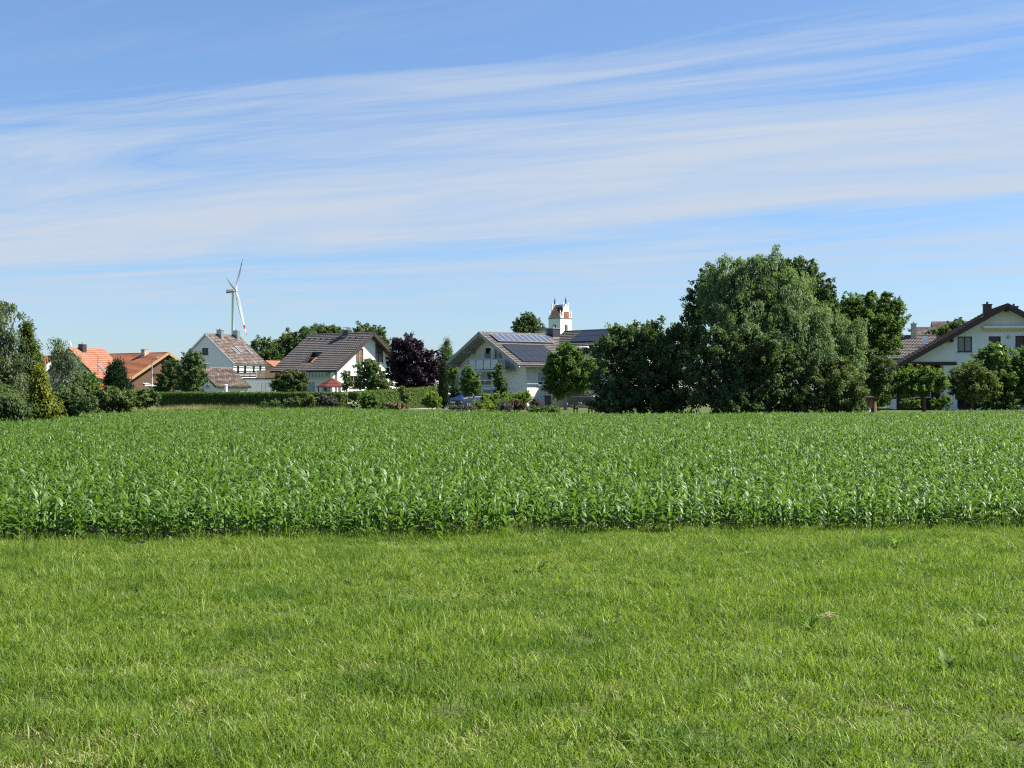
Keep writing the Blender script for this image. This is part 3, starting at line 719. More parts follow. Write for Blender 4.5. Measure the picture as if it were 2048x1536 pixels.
for px_, py_ in ((471, 703), (477, 700), (498, 703)):
    x_, q_ = B.rpix(-1, px_, py_); B.skylight(-1, x_, q_, .6, 1.25)
# low front wing and terrace of that house
G = House(-37.62, 170, 40, 4.6, 6.09, 4.65, 4.25, 2.04, 1.98, ovg=.25, eovl=.3, eovr=.3)
G.root_at('garden_annex', 'low annex with mottled brown roof just behind the long hedge', 'annex')
G.walls('plaster_white'); G.slope(-1, 'tile_brown', soffit='wood_grey'); G.slope(1, 'tile_brown', soffit='wood_grey'); G.verge('wood_dark'); G.ridge('tile_brown'); G.gutter(-1, 'dark_metal')
x_, _ = G.rpix(-1, 415, 738); G.chimney(x_, -.1, .5, .5, G.zr+.45, 'chimney_brick', 'zinc', pots=0)
ap = gnd(452, 160); mb = MB(); mb.tube([(0, 0, 0), (0, 0, 1.95)], .16, 8); mb.lathe((0, 0, 1.95), [(.16, 0), (.21, .02), (.21, .09), (0, .16)], 8)
vp = tag(mb.build('vent_pipe', 'white_frame'), 'white upright pipe before the brown annex roof', 'pipe'); vp.location = ap
T = thing('garage', 'white flat garage with dark and peach terrace railing beside the tall white house', 'garage', tuple(gnd(477, 180)), R_(-2))
W_ = lambda px, d=180: (px-477)*d/F
mb = MB(); wall_plane(mb, (0, 0, 0), (1, 0, 0), (0, -1, 0), [(-.8, 0), (W_(550), 0), (W_(550), 2.8), (-.8, 2.8)], [(W_(523), .35, W_(527.5), 2.25), (W_(530.5), .35, W_(540), 2.25)], .12)
mb.box((-.8, .35, 0), (W_(550), 5, 2.795)); mb.build('wall', 'plaster_white', T)
for a, b_ in ((523, 527.5), (530.5, 540)):
    mb = MB()
    for k in range(6): mb.box((W_(a)+.02, .09, .35+k*.316), (W_(b_)-.02, .13, .35+k*.316+.30))
    mb.build('garage_door', 'white_frame', T)
mb = MB(); mb.box((-.95, -.25, 2.82), (W_(551), 5.1, 2.98)); mb.build('roof_slab', 'dark_brown_metal', T)
for k in range(4): mb = MB(); mb.box((-.9, -.2, 3.08+k*.2), (W_(513.5), -.15, 3.08+k*.2+.16)); mb.build('railing_board', 'wood_dark', T)
mb = MB()
for k in range(5): xx = -.85+k*(W_(513)+.8)/4; mb.box((xx, -.14, 2.98), (xx+.07, -.08, 3.95))
mb.build('railing_post', 'wood_dark', T)
for k in range(4): mb = MB(); mb.box((W_(514), -.2, 2.99+k*.245), (W_(550), -.13, 2.99+k*.245+.235)); mb.build('railing_board', 'plaster_peach', T)

# ---- orange-roofed houses on the left
C = House(-57.76, 185, 64, 6.6, 4.93, 4.93, 7.08, 3.06, 3.06, ovg=.3, eovl=.4, eovr=.4)
C.root_at('orange_roofed_house', 'house with orange tiled roof, black chimney and satellite dish on the left')
C.window('gable', (157, 729, 167, 743), 'white_frame', 'glass', 0)
C.walls('plaster_grey'); C.slope(-1, 'tile_terracotta', pitch=.42); C.slope(1, 'tile_terracotta', pitch=.42); C.verge('dark_brown_metal', h=.2); C.ridge('tile_terracotta'); C.gutter(-1, 'dark_brown_metal')
x_, _ = C.rpix(-1, 164, 700); C.chimney(x_, -.35, .7, .8, EYE+(HZ-688.5)*186/F, 'dark_metal', 'zinc')
C.dish((.35, .1, C.zr+.55), (.5, -.85, .3), .45, .7, 'shutter_grey')
x_, q_ = C.rpix(-1, 196, 750); p = C.rpt(-1, x_, q_, 0); mb = MB(); mb.tube([p, p+Vector((0, 0, 2.4))], .06, 6); C.add(mb, 'flue_pipe', 'sheet_metal')
x_, q_ = C.rpix(-1, 203, 737); C.skylight(-1, x_, q_, .45, 1.4)
mb = MB(); hr = C.rect('right', 197, 765, 209, 779); O = C.planes['right'][0]; mb.box((hr[0], O.y-.12, hr[1]), (hr[2], O.y-.06, hr[3])); C.add(mb, 'red_panel', 'red_paint')
Dh = House(-48.34, 200, 141.2, 16.2, 6.76, 6.2, 6.87, 2.97, 3.3, ovg=.8, eovl=.8, eovr=.6)
Dh.root_at('orange_roofed_barn', 'long orange-roofed house with dark wooden gable and pale stone chimney')
Dh.window('gable', (287, 763, 300, 767), 'white_frame', 'glass', 1, 0, True)
Dh.walls('wood_brown'); Dh.slope(1, 'tile_orange', soffit='wood_brown'); Dh.slope(-1, 'tile_orange', soffit='wood_brown'); Dh.verge('wood_yellow', h=.36); Dh.ridge('tile_orange'); Dh.gutter(1, 'dark_brown_metal')
x_, _ = Dh.rpix(1, 287, 712); Dh.chimney(x_, .5, .8, .7, EYE+(HZ-699.5)*203/F, 'stone_light', 'zinc', pots=0)
mb = MB(); mb.box((.76, -5, 2.15), (.82, 3.5, 2.35)); Dh.add(mb, 'gable_beam', 'white_frame')
E1 = House((107-CX)*225/F, 225, 168, 8, 5, 5, EYE+(HZ-712)*225/F, 3.5, 3.5, ovg=.4)
E1.root_at('distant_orange_house', 'orange roof corner showing left of the house with the black chimney')
E1.walls('plaster_cream'); E1.slope(1, 'tile_orange'); E1.slope(-1, 'tile_orange'); E1.ridge('tile_orange')
E2 = House((531-CX)*225/F, 225, 64, 8, 4.6, 4.6, EYE+(HZ-722)*225/F, 3.6, 3.6, ovg=.3)
E2.root_at('distant_terracotta_house', 'terracotta roof peeping between the tall white house and the dark roof')
E2.walls('plaster_peach'); E2.slope(-1, 'tile_terracotta'); E2.slope(1, 'tile_terracotta'); E2.ridge('tile_terracotta')

# ---- grey-white house with solar roof
H = House(-2.97, 128, 39.6, 10.6, 5.3, 5.64, 6.78, 3.87, 3.76, ovg=1.45, eovl=.35, eovr=.84)
H.root_at('solar_roof_house', 'pale plastered house with solar panels on its roof and a balcony under the gable')
H.window('gable', (968.4, 694, 981.5, 719), 'white_frame', 'glass', 0, 0, False)
H.window('gable', (987.5, 697, 995.5, 719), 'white_frame', 'glass', 0, 0, False)
H.window('gable', (996.5, 702, 1004.5, 719), 'white_frame', 'glass', 0, 0, False)
H.window('gable', (955.7, 747, 982, 771.4), 'white_frame', 'glass', 1, .52, True)
H.window('right', (1076.5, 745.5, 1098, 770), 'white_frame', 'glass', 1, .68, True)
H.walls('plaster_cream')
H.slope(-1, 'tile_mid', soffit='wood_grey'); H.slope(1, 'tile_mid', soffit='wood_grey'); H.verge('wood_grey', h=.30); H.ridge('tile_mid')
H.gutter(-1, 'alu', pipe_x=1.5); H.gutter(1, 'alu')
mb = MB()
for yy, z_ in ((0, H.zr-.36), (2.4, H.zr-.36-2.4*H.sl), (-2.5, H.zr-.36-2.5*H.sr), (4.6, H.zr-.36-4.6*H.sl), (-4.5, H.zr-.36-4.5*H.sr)): mb.box((.1, yy-.09, z_-.13), (1.45, yy+.09, z_+.13))
H.add(mb, 'purlin_ends', 'wood_grey')
c4 = [H.rpix(-1, *p) for p in ((979.4, 669.8), (1093.3, 674.4), (995.8, 686), (1105, 687.6))]
H.panels(-1, (c4[0][0]+c4[2][0])/2, (c4[0][1]+c4[1][1])/2, (c4[1][0]+c4[3][0])/2, (c4[2][1]+c4[3][1])/2, 10, 1, 'collector_glass', .16, .02, 'solar_collector', 'alu', .05)
c4 = [H.rpix(-1, *p) for p in ((1002, 690.3), (1091.5, 694), (1045, 724), (1110, 727))]
H.panels(-1, (c4[0][0]+c4[2][0])/2, (c4[0][1]+c4[1][1])/2, max(c4[1][0], c4[3][0])-.3, (c4[2][1]+c4[3][1])/2, 6, 3, 'pv_cell', .10, .012, 'solar_panel', 'dark_metal', .012)
# balcony
hb0, hb1 = H.pix('gable', 938, 730, 1.15)[0], H.pix('gable', 1012, 730, 1.15)[0]; zb0, zb1 = H.pix('gable', 975, 739.5, 1.15)[1], H.pix('gable', 975, 719.5, 1.15)[1]
mb = MB(); mb.box((H.ovg-1.2, -hb1, zb0-.16), (H.ovg-.01, -hb0, zb0)); bal = H.add(mb, 'balcony', 'zinc')
nb = 5
for k in range(nb):
    a = hb0+(hb1-hb0)*k/nb; b_ = hb0+(hb1-hb0)*(k+1)/nb
    mb = MB(); mb.box((H.ovg-1.18, -b_+.03, zb0+.06), (H.ovg-1.14, -a-.03, zb1-.03)); mb.build('balcony_panel', 'panel_frost' if k < nb-1 else 'panel_grey', bal)
for k in range(nb+1):
    a = hb0+(hb1-hb0)*k/nb; mb = MB(); mb.box((H.ovg-1.2, -a-.025, zb0), (H.ovg-1.135, -a+.025, zb1)); mb.build('balcony_post', 'dark_metal', bal)
mb = MB(); mb.box((H.ovg-1.21, -hb1-.03, zb1), (H.ovg-1.13, -hb0+.03, zb1+.05)); mb.build('balcony_rail', 'zinc', bal)
mb = MB(); mb.box((H.ovg+.02, -(H.wr-H.eovr)-.04, 0), (6.2, -(H.wr-H.eovr)-.005, 1.02)); mb.box((H.ovg+.02, -(H.wr-H.eovr)-.075, 1.02), (6.2, -(H.wr-H.eovr)-.004, 1.1)); H.add(mb, 'plinth', 'plaster_cream')
# entrance stair rail on the left corner
mb = MB(); yl = H.wl-H.eovl
for k in range(5): mb.bar((H.ovg-.15-.05*k, yl-.1+.02*k, .1), (H.ovg-.15-.05*k, yl-.1+.02*k, 3.2-.5*k), .05)
mb.bar((H.ovg-.15, yl-.1, 3.2), (H.ovg-.4, yl+.3, 1.2), .06); H.add(mb, 'stair_rail', 'zinc')
Wg = House(*(Vector((-2.97, 128))+10.3*Vector((math.cos(R_(39.6)), math.sin(R_(39.6))))+12*Vector((math.sin(R_(39.6)), -math.cos(R_(39.6))))), 129.6, 12.0, 5.6, 5.6, 7.12, 3.9, 3.9, ovg=.8, eovl=.8, eovr=.6)
Wg.under(H); Wg.walls('plaster_cream'); Wg.slope(1, 'tile_mid', x1=12.0); Wg.slope(-1, 'tile_mid'); Wg.ridge('tile_mid')
c4 = [Wg.rpix(1, *p) for p in ((1154, 668.5), (1229, 663.5), (1140, 687), (1229, 681))]
Wg.panels(1, 1.2, .25, (c4[0][0]+c4[2][0])/2, (c4[2][1]+c4[3][1])/2, 8, 2, 'pv_cell', .10, .012, 'solar_panel', 'dark_metal', .012)
for a in (1168, 1184): x_, q_ = Wg.rpix(1, a, 700); Wg.skylight(1, x_, q_+.2, .9, 1.3, .45, 'white_frame')
x_, q_ = H.rpix(-1, 1104, 669); H.chimney(x_, -.1, .9, .9, EYE+(HZ-658)*134/F, 'dark_metal', 'zinc')

# ---- big white house on the right
K = House(39.1, 112, 80, 12, 8.76, 7.26, 8.35, 3.35, 4.2, ovg=.9, eovl=.55, eovr=.6)
K.root_at('gabled_house', 'large white house with dark brown roof and long awning at the right edge')
K.window('gable', (1915, 673, 1944, 704), 'wood_dark', 'glass_pale', 1, 0, True)
K.window('gable', (1977.5, 672.6, 2001.5, 701), 'wood_dark', 'glass', 0, 0, True)
K.window('gable', (2030.7, 671.5, 2066, 695), 'wood_dark', 'glass', 1, 0, True)
K.window('gable', (1914.6, 793, 1944, 819.5), 'wood_dark', 'glass', 1, 0, False, name='basement_door')
hl = K.pix('gable', 1887, 760)[0]; zb = K.pix('gable', 1887, 727)[1]
O, hx, nn = K.planes['gable']; yl, yr = K.wl-K.eovl, K.wr-K.eovr; zu = lambda h: K.zr-K.thick-.02-(h*K.sr if h > 0 else -h*K.sl)
mb = MB(); up_ = [q for q in K.holes['gable'] if q[1] > zb]; lo_ = [q for q in K.holes['gable'] if q[1] <= zb]
wall_plane(mb, O, hx, nn, [(-yl, zb), (yr, zb), (yr, zu(yr)), (0, K.zr-K.thick-.02), (-yl, zu(-yl))], up_)
wall_plane(mb, O, hx, nn, [(hl, 0), (yr, 0), (yr, zb), (hl, zb)], lo_)
mb.face([(K.ovg, -hl, 0), (K.ovg, -hl, zb), (K.ovg+2.4, -hl, zb), (K.ovg+2.4, -hl, 0)])
mb.face([(K.ovg, yl, zb), (K.ovg, -hl, zb), (K.ovg+2.4, -hl, zb), (K.ovg+2.4, yl, zb)][::-1])
mb.face([(K.ovg, -yr, 0), (K.L-.9, -yr, 0), (K.L-.9, -yr, zu(yr)), (K.ovg, -yr, zu(yr))]); mb.face([(K.ovg+2.4, yl, 0), (K.ovg+2.4, yl, zu(-yl)), (K.L-.9, yl, zu(-yl)), (K.L-.9, yl, 0)])
mb.face([(K.L-.9, -yr, 0), (K.L-.9, yl, 0), (K.L-.9, yl, zu(-yl)), (K.L-.9, 0, K.zr-.3), (K.L-.9, -yr, zu(yr))])
K.add(mb, 'wall', 'plaster_white')
for a in K.todo: K.mk_window(*a)
mb = MB()
for k in range(12): y_ = -hl+(yl+hl)*k/12; mb.box((K.ovg+2.35, y_, 0), (K.ovg+2.4, y_+(yl+hl)/12-.015, zb))
K.add(mb, 'loggia_boards', 'wood_dark')
mb = MB(); mb.box((K.ovg+2.25, -hl+.7, .95), (K.ovg+2.34, -hl+2.3, 2.5)); lw = K.add(mb, 'loggia_window', 'white_frame'); mb = MB(); mb.box((K.ovg+2.24, -hl+.8, 1.05), (K.ovg+2.245, -hl+2.2, 2.4)); mb.build('pane', 'glass_pale', lw)
hb = K.pix('gable', 1913, 727)[0]; mb = MB(); mb.box((K.ovg-.12, -hb, zb-.13), (K.ovg-.003, yl, zb+.12)); mb.box((K.ovg-.3, yl-.25, 0), (K.ovg-.12, yl-.07, zb)); K.add(mb, 'loggia_beam', 'wood_dark')
K.slope(1, 'tile_umber', soffit='wood_dark'); K.slope(-1, 'tile_umber', soffit='wood_dark'); K.verge('dark_brown_metal', h=.36); K.ridge('tile_umber'); K.gutter(1, 'dark_brown_metal')
for k in range(22): mb = MB(); p = K.rpt(1, -.05, .2+.46*k, .0); mb.box((p.x-.02, p.y-.19, p.z-.10), (p.x+.06, p.y+.19, p.z+.05)); K.add(mb, 'verge_tile', 'tile_umber')
mb = MB()
for yy in (.0, 4.2, 7.6): z_ = K.zr-.40-yy*K.sl; mb.box((.05, yy-.1, z_-.14), (.9, yy+.1, z_+.14))
K.add(mb, 'purlin_ends', 'wood_dark')
yc = -K.pix('gable', 1979.5, 640)[0]; K.chimney(2.2, yc, .62, .62, EYE+(HZ-609.5)*114/F, 'chimney_brick', 'dark_metal')
K.chimney(3.0, -.95, .6, .6, K.zr-.05, 'chimney_brick', 'dark_metal')
ar = K.rect('gable', 1966, 652, 2075, 661); mb = MB(); mb.box((K.ovg-.22, -ar[2], ar[3]-.15), (K.ovg-.003, -ar[0], ar[3])); aw = K.add(mb, 'awning_case', 'alu')
mb = MB(); nn_ = 34
for k in range(nn_):
    a = ar[0]+(ar[2]-ar[0])*k/nn_; b_ = ar[0]+(ar[2]-ar[0])*(k+1)/nn_; zl_ = ar[1]-.03*math.sin(math.pi*(k % 2))-.02*(k % 2); mb.box((K.ovg-.24-.01*(k % 2), -b_, zl_), (K.ovg-.22, -a, ar[3]-.15))
mb.build('valance', 'awning_yellow', aw)
hh, zl_ = K.pix('gable', 2016.4, 674.5); mb = MB(); mb.lathe((K.ovg-.02, -hh, zl_), [(0, -.1), (.1, -.09), (.14, -.03), (.14, 0)], 12, 'x'); K.add(mb, 'wall_lamp', 'shutter_grey')
hh, zl_ = K.pix('gable', 2028, 733, 1.4); zt_ = K.pix('gable', 2028, 699, 1.4)[1]; mb = MB(); mb.box((K.ovg-1.4, -hh-5, zl_), (K.ovg-1.33, -hh, zt_)); mb.box((K.ovg-1.33, -hh-5, zl_), (K.ovg-.003, -hh, zl_+.18)); mb.box((K.ovg-1.33, -hh-.07, zl_+.18), (K.ovg-.003, -hh, zt_)); K.add(mb, 'balcony', 'plaster_grey')
mb = MB(); mb.tube([(K.ovg-1.36, -hh-.05, zt_+.05), (K.ovg-1.36, -hh-5, zt_+.05)], .03, 6); K.add(mb, 'balcony_rail', 'zinc')
K2 = House((1872-CX)*152/F, 152, 168, 9, 4.3, 4.3, EYE+(HZ-671)*152/F, EYE+(HZ-716)*147/F, 5, ovg=.4)
K2.root_at('hipped_roof_house', 'brown-roofed house with a white dish behind the fruit tree and the large white house')
K2.walls('plaster_cream'); K2.slope(1, 'tile_mid'); K2.slope(-1, 'tile_mid'); K2.ridge('tile_mid'); K2.gutter(1, 'dark_metal')
x_, q_ = K2.rpix(1, 1827, 672); K2.chimney(x_, .2, .55, .55, EYE+(HZ-648)*152/F, 'stone_light', 'zinc')
x_, q_ = K2.rpix(1, 1849, 689); p = K2.rpt(1, x_, q_, .55); K2.dish(p, K2.M.inverted().to_3x3() @ Vector((-.35, -.9, .3)), .38, .5)
K3 = House((1935-CX)*178/F, 178, 172, 4.4, 4.5, 4.5, EYE+(HZ-644)*178/F, EYE+(HZ-678)*175/F, 7.2, ovg=.4)
K3.root_at('far_brown_house', 'higher brown roof peeping over the hipped-roof house at right'); K3.walls('plaster_cream'); K3.slope(1, 'tile_brown'); K3.slope(-1, 'tile_brown'); K3.ridge('tile_brown'); K3.verge('zinc')
K4 = House((1866-CX)*170/F, 170, 172, 2.3, 4, 4, EYE+(HZ-655.5)*170/F, EYE+(HZ-684)*166/F, 6, ovg=.4)
K4.root_at('far_lower_house', 'lower brown roof beside the stone chimney, behind the hipped-roof house'); K4.walls('plaster_cream'); K4.slope(1, 'tile_brown'); K4.slope(-1, 'tile_brown'); K4.ridge('tile_brown')
K5 = House((1092-CX)*180/F, 180, 262, 2.5, 1.1, 1.1, EYE+(HZ-656)*180/F, EYE+(HZ-667)*180/F, EYE+(HZ-667)*180/F, ovg=.4, eovl=.25, eovr=.25)
K5.root_at('village_house', 'small gable top showing behind the solar roof, left of the church tower'); K5.walls('plaster_cream'); K5.slope(1, 'tile_umber'); K5.slope(-1, 'tile_umber'); K5.verge('dark_metal'); K5.ridge('tile_umber')

# ------------------------------------------------------------------ church tower
cD = 520; cth = R_(-46); ca = 6.1
corner = at(1120.8, 780, cD)
ch = thing('church_tower', 'white church tower with red saddle roof, pinnacles and clock on the sunlit gable', 'church', (corner.x, corner.y, 0), R_(44))
zc = EYE+(HZ-637)*cD/F; za = EYE+(HZ-606)*cD/F; zb_ = EYE+(HZ-658)*cD/F
# local x: along the right face (right and away), local y: along the left face (left and away)
def arch(mb, O, hx, n, h0, h1, z0, z1, mat=None):
    O, hx, n = Vector(O), Vector(hx), Vector(n); c = (h0+h1)/2; r = (h1-h0)/2; pts = [(h0, z0), (h1, z0)]+[(c+r*math.cos(math.pi*k/8), z1-r+r*math.sin(math.pi*k/8)) for k in range(9)]
    f = [O+hx*h+Vector((0,0,z))+n*.06 for h, z in pts]; b = [O+hx*h+Vector((0,0,z))-n*.3 for h, z in pts]; mb.face(f)
    for k in range(len(f)): mb.face([f[k], b[k], b[(k+1) % len(f)], f[(k+1) % len(f)]])
mb = MB(); mb.box((0, 0, 0), (ca, ca, zc)); mb.build('shaft', 'church_white', ch)
mb = MB(); mb.box((-.12, -.12, zc), (ca+.12, ca+.12, zc+.35)); mb.build('cornice', 'church_trim', ch)
for k, yy in enumerate((0, ca-.45)):                      # the two gables: right face (y = 0) and the one opposite
    mb = MB(); prof = [(0, zc+.35), (ca, zc+.35), (ca/2+.12, za), (ca/2-.12, za)]
    f = [Vector((x, yy, z)) for x, z in prof]; b = [Vector((x, yy+.45, z)) for x, z in prof]; mb.face(f); mb.face(b[::-1])
    for q in range(4): mb.face([f[q], b[q], b[(q+1) % 4], f[(q+1) % 4]])
    gbl = mb.build('gable', 'church_white', ch)
    for fx, zt in ((.0, 2.0), (.25, 4.9), (.75, 4.9), (1.0, 2.0)):
        x = .18+fx*(ca-.36); zz0 = zc+.35+(.0 if fx in (0, 1) else 2.6); mb = MB(); mb.box((x-.10, yy+.08, zz0-.3), (x+.10, yy+.37, zc+.35+zt)); o = [Vector((x+sx*.15, yy+.22+sy*.2, zc+.35+zt)) for sx, sy in ((-1,-1),(1,-1),(1,1),(-1,1))]; tp = Vector((x, yy+.22, zc+.35+zt+.9))
        for q in range(4): mb.face([o[q], o[(q+1) % 4], tp])
        mb.build('pinnacle', 'church_white', gbl)
    mb = MB(); mb.tube([(ca/2, yy+.22, za-.2), (ca/2, yy+.22, za+1.9)], [.28, .14], 8); mb.lathe((ca/2, yy+.22, za+.9), [(.1, 0), (.42, .12), (.42, .2), (.1, .35)], 8); mb.box((ca/2-.4, yy+.17, za+1.2), (ca/2+.4, yy+.27, za+1.32)); mb.tube([(ca/2, yy+.22, za+1.9), (ca/2, yy+.22, za+2.6)], .06, 6); mb.build('finial', 'copper_dark', gbl)
for sg in (0, 1):
    mb = MB(); n = 14
    for q in range(n):
        t0, t1 = q/n, (q+1)/n; X_ = lambda t_: (ca/2)*(t_ if sg == 0 else 2-t_); Z_ = lambda t_: zc+.35+(za-.5-zc-.35)*t_
        a = [(X_(t0), .45, Z_(t0)+.1), (X_(t0), ca-.45, Z_(t0)+.1), (X_(t1), ca-.45, Z_(t1)), (X_(t1), .45, Z_(t1))]; mb.face(a if sg else a[::-1])
    mb.build('roof_slope', 'church_roof', ch)
mb = MB(); mb.tube([(ca/2, .45, za-.5), (ca/2, ca-.45, za-.5)], .14, 6); mb.build('ridge', 'copper_dark', ch)
cz = (EYE+(HZ-(580+683*.0716))*cD/F); cxm = ca/2+.15; mb = MB(); mb.box((cxm-1.2, -.14, cz-1.15), (cxm+1.2, -.02, cz+1.15)); ck = mb.build('clock', 'clock_face', ch)
mb = MB()
for q in range(12):
    a = math.pi*q/6; p = Vector((cxm+.92*math.sin(a), -.16, cz+.92*math.cos(a))); mb.obox(p, Vector((math.sin(a), 0, math.cos(a)))*.16, Vector((0, .015, 0)), Vector((math.cos(a), 0, -math.sin(a)))*.075)
mb.build('hour_marks', 'clock_mark', ck); mb = MB()
for a, l in ((R_(138), .6), (R_(-15), .85)): d = Vector((math.sin(a), 0, math.cos(a))); mb.obox(Vector((cxm, -.18, cz))+d*l*.42, d*l*.55, Vector((0, .012, 0)), Vector((d.z, 0, -d.x))*.085)
mb.build('clock_hands', 'gold', ck)
for O, hx, nn in (((0,0,0), (1,0,0), (0,-1,0)), ((0,0,0), (0,1,0), (-1,0,0))):
    for c in (-.42, .42):
        mb = MB(); arch(mb, O, hx, nn, ca/2+c-.3, ca/2+c+.3, zb_-1.2, zb_+1.75); mb.build('belfry_window', 'interior_dark', ch)
    mb = MB(); o = Vector(O)+Vector(hx)*ca/2+Vector(nn)*.1; mb.obox(o+Vector((0,0,zb_-1.3)), Vector(hx)*.9, Vector(nn)*.12, Vector((0,0,.09))); mb.build('sill', 'church_trim', ch)
arch_h = [.9, 1.0]
for h in (.85, ca-.85-.0): mb = MB(); arch(mb, (0,0,0), (1,0,0), (0,-1,0), h-.22, h+.22, zc+.7, zc+1.9); mb.build('niche', 'church_trim', ch)
mb = MB(); arch(mb, (0,0,0), (1,0,0), (0,-1,0), ca/2-.16, ca/2+.16, zc+3.9, zc+4.9); mb.build('niche', 'church_trim', ch)

# ------------------------------------------------------------------ wind turbine
tD = 1757; hub = at(471, 581.5, tD); axis = Vector((.995, -.05, .0915)).normalized(); e1 = Vector((.05, .998, 0)); e2 = Vector((-.0915, .005, .996))
tb = at(465.5, 700, tD)
wt = thing('wind_turbine', 'tall white wind turbine with red-banded blade tips rising behind the village', 'wind turbine', (tb.x, tb.y, 0))
L0 = wt.location; hl_ = hub-Vector((tb.x, tb.y, 0))
mb = MB(); mb.tube([(0,0,0), (0,0,40), (0,0,hl_.z-2.2)], [2.3, 1.95, 1.25], 20); mb.build('tower', 'turbine_white', wt, True)
nac = MB(); sd = Vector((-axis.y, axis.x, 0)); cN = hl_-axis*7.2
def nacbox(mb, z0, z1, l0, l1, w): mb.obox(cN+axis*(l0+l1)/2+Vector((0,0,(z0+z1)/2)), axis*(l1-l0)/2, sd*w, Vector((0,0,(z1-z0)/2)))
nacbox(nac, -.6, 2.0, -4.2, 5.4, 1.9); no = nac.build('nacelle', 'turbine_white', wt)
mb = MB(); nacbox(mb, -1.9, -.62, -4.0, 5.2, 1.85); mb.build('red_band', 'turbine_red', no)
mb = MB(); nacbox(mb, 2.0, 3.3, -3.4, -2.9, .9); mb.build('wind_vane', 'copper_dark', no)
mb = MB(); qn = axis.to_track_quat('Z', 'Y'); rings = [[hl_+qn @ Vector((r_*math.cos(a), r_*math.sin(a), h_)) for a in [2*math.pi*k/14 for k in range(14)]] for r_, h_ in ((1.6, -1.9), (1.75, -.5), (1.6, .8), (1.0, 1.9), (.1, 2.4))]
for r0, r1 in zip(rings, rings[1:]):
    for k in range(14): mb.face([r0[k], r0[(k+1) % 14], r1[(k+1) % 14], r1[k]])
mb.build('hub', 'turbine_white', wt, True)
BL = 59.5
for phi in (R_(48.9), R_(168.9), R_(-71.1)):
    d = e1*math.cos(phi)+e2*math.sin(phi); tg = (-e1*math.sin(phi)+e2*math.cos(phi)); mb = MB(); prev = None; N = 24
    for k in range(N+1):
        u = k/N; r_ = u*BL; bend = axis*(2.6*u*u+1.7*u); ch_ = (1.2+(2.6*min(1, u/.18) if u < .18 else 2.6*max(0.0, 1-(u-.18)/.82)**.85))*(1-u**8*.85); th_ = 1.2*(1-u)**1.3+.08
        tw = R_(68)*(1-u*.35); ch_ *= 1.35; cd = tg*math.cos(tw)+axis*math.sin(tw); nd_ = d.cross(cd)
        c = hl_+d*r_+bend; ring = [c+cd*ch_*x_+nd_*th_*y_ for x_, y_ in ((-.3, 0), (-.12, .5), (.2, .42), (.7, .04), (.2, -.42), (-.12, -.5))]
        if prev:
            mb.cur = 1 if (.78 < u < .86 or u > .93) else 0
            for q in range(6): mb.face([prev[q], prev[(q+1) % 6], ring[(q+1) % 6], ring[q]])
        prev = ring
    mb.face(prev); mb.build('blade', ['turbine_white', 'turbine_red'], wt, False)
# ------------------------------------------------------------------ trees and shrubs
leaf_mat('leaf_cypress', (.058, .088, .020), (.12, .155, .034), (.19, .215, .055), trans=.3)
leaf_mat('leaf_mid', (.058, .098, .034), (.108, .160, .052), (.16, .21, .085), trans=.3)
leaf_mat('leaf_bright', (.075, .135, .030), (.135, .208, .048), (.20, .265, .085), trans=.36)
leaf_mat('leaf_dark', (0.063, 0.106, 0.040), (0.118, 0.174, 0.063), (0.185, 0.241, 0.106), trans=.36, rough=.55, spec=.25)
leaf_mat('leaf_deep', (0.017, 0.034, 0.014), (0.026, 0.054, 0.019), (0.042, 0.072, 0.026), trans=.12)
leaf_mat('leaf_willow', (0.105, 0.163, 0.066), (0.182, 0.257, 0.105), (0.296, 0.363, 0.182), trans=.3)
leaf_mat('leaf_birch', (0.083, 0.117, 0.058), (0.138, 0.179, 0.089), (0.220, 0.248, 0.138), trans=.3)
leaf_mat('leaf_gold', (.10, .125, .020), (.22, .24, .036), (.36, .36, .07), trans=.3)
leaf_mat('leaf_olive', (0.074, 0.114, 0.034), (0.144, 0.186, 0.055), (0.228, 0.240, 0.108), trans=.28)
leaf_mat('leaf_plum', (0.022, 0.014, 0.022), (0.043, 0.024, 0.037), (0.075, 0.044, 0.062), trans=.22, rough=.5, spec=.3)
leaf_mat('leaf_hedge', (0.071, 0.121, 0.025), (0.132, 0.190, 0.039), (0.196, 0.253, 0.063), trans=.2)
leaf_mat('leaf_lime', (.11, .17, .025), (.19, .27, .04), (.26, .33, .08), trans=.36)
leaf_mat('leaf_grey', (.07, .075, .065), (.12, .12, .11), (.17, .15, .17), trans=.25)
leaf_mat('leaf_bronze', (.06, .07, .025), (.12, .10, .05), (.24, .16, .09), trans=.28)
leaf_mat('leaf_rust', (.05, .035, .025), (.10, .06, .045), (.16, .08, .06), trans=.25)
leaf_mat('flower_white', (.60, .60, .45), (.78, .77, .62), trans=.25)
leaf_mat('flower_pink', (.50, .16, .18), (.72, .42, .42), (.80, .62, .58), trans=.25)
leaf_mat('flower_red', (.35, .03, .03), (.5, .08, .06), trans=.25)

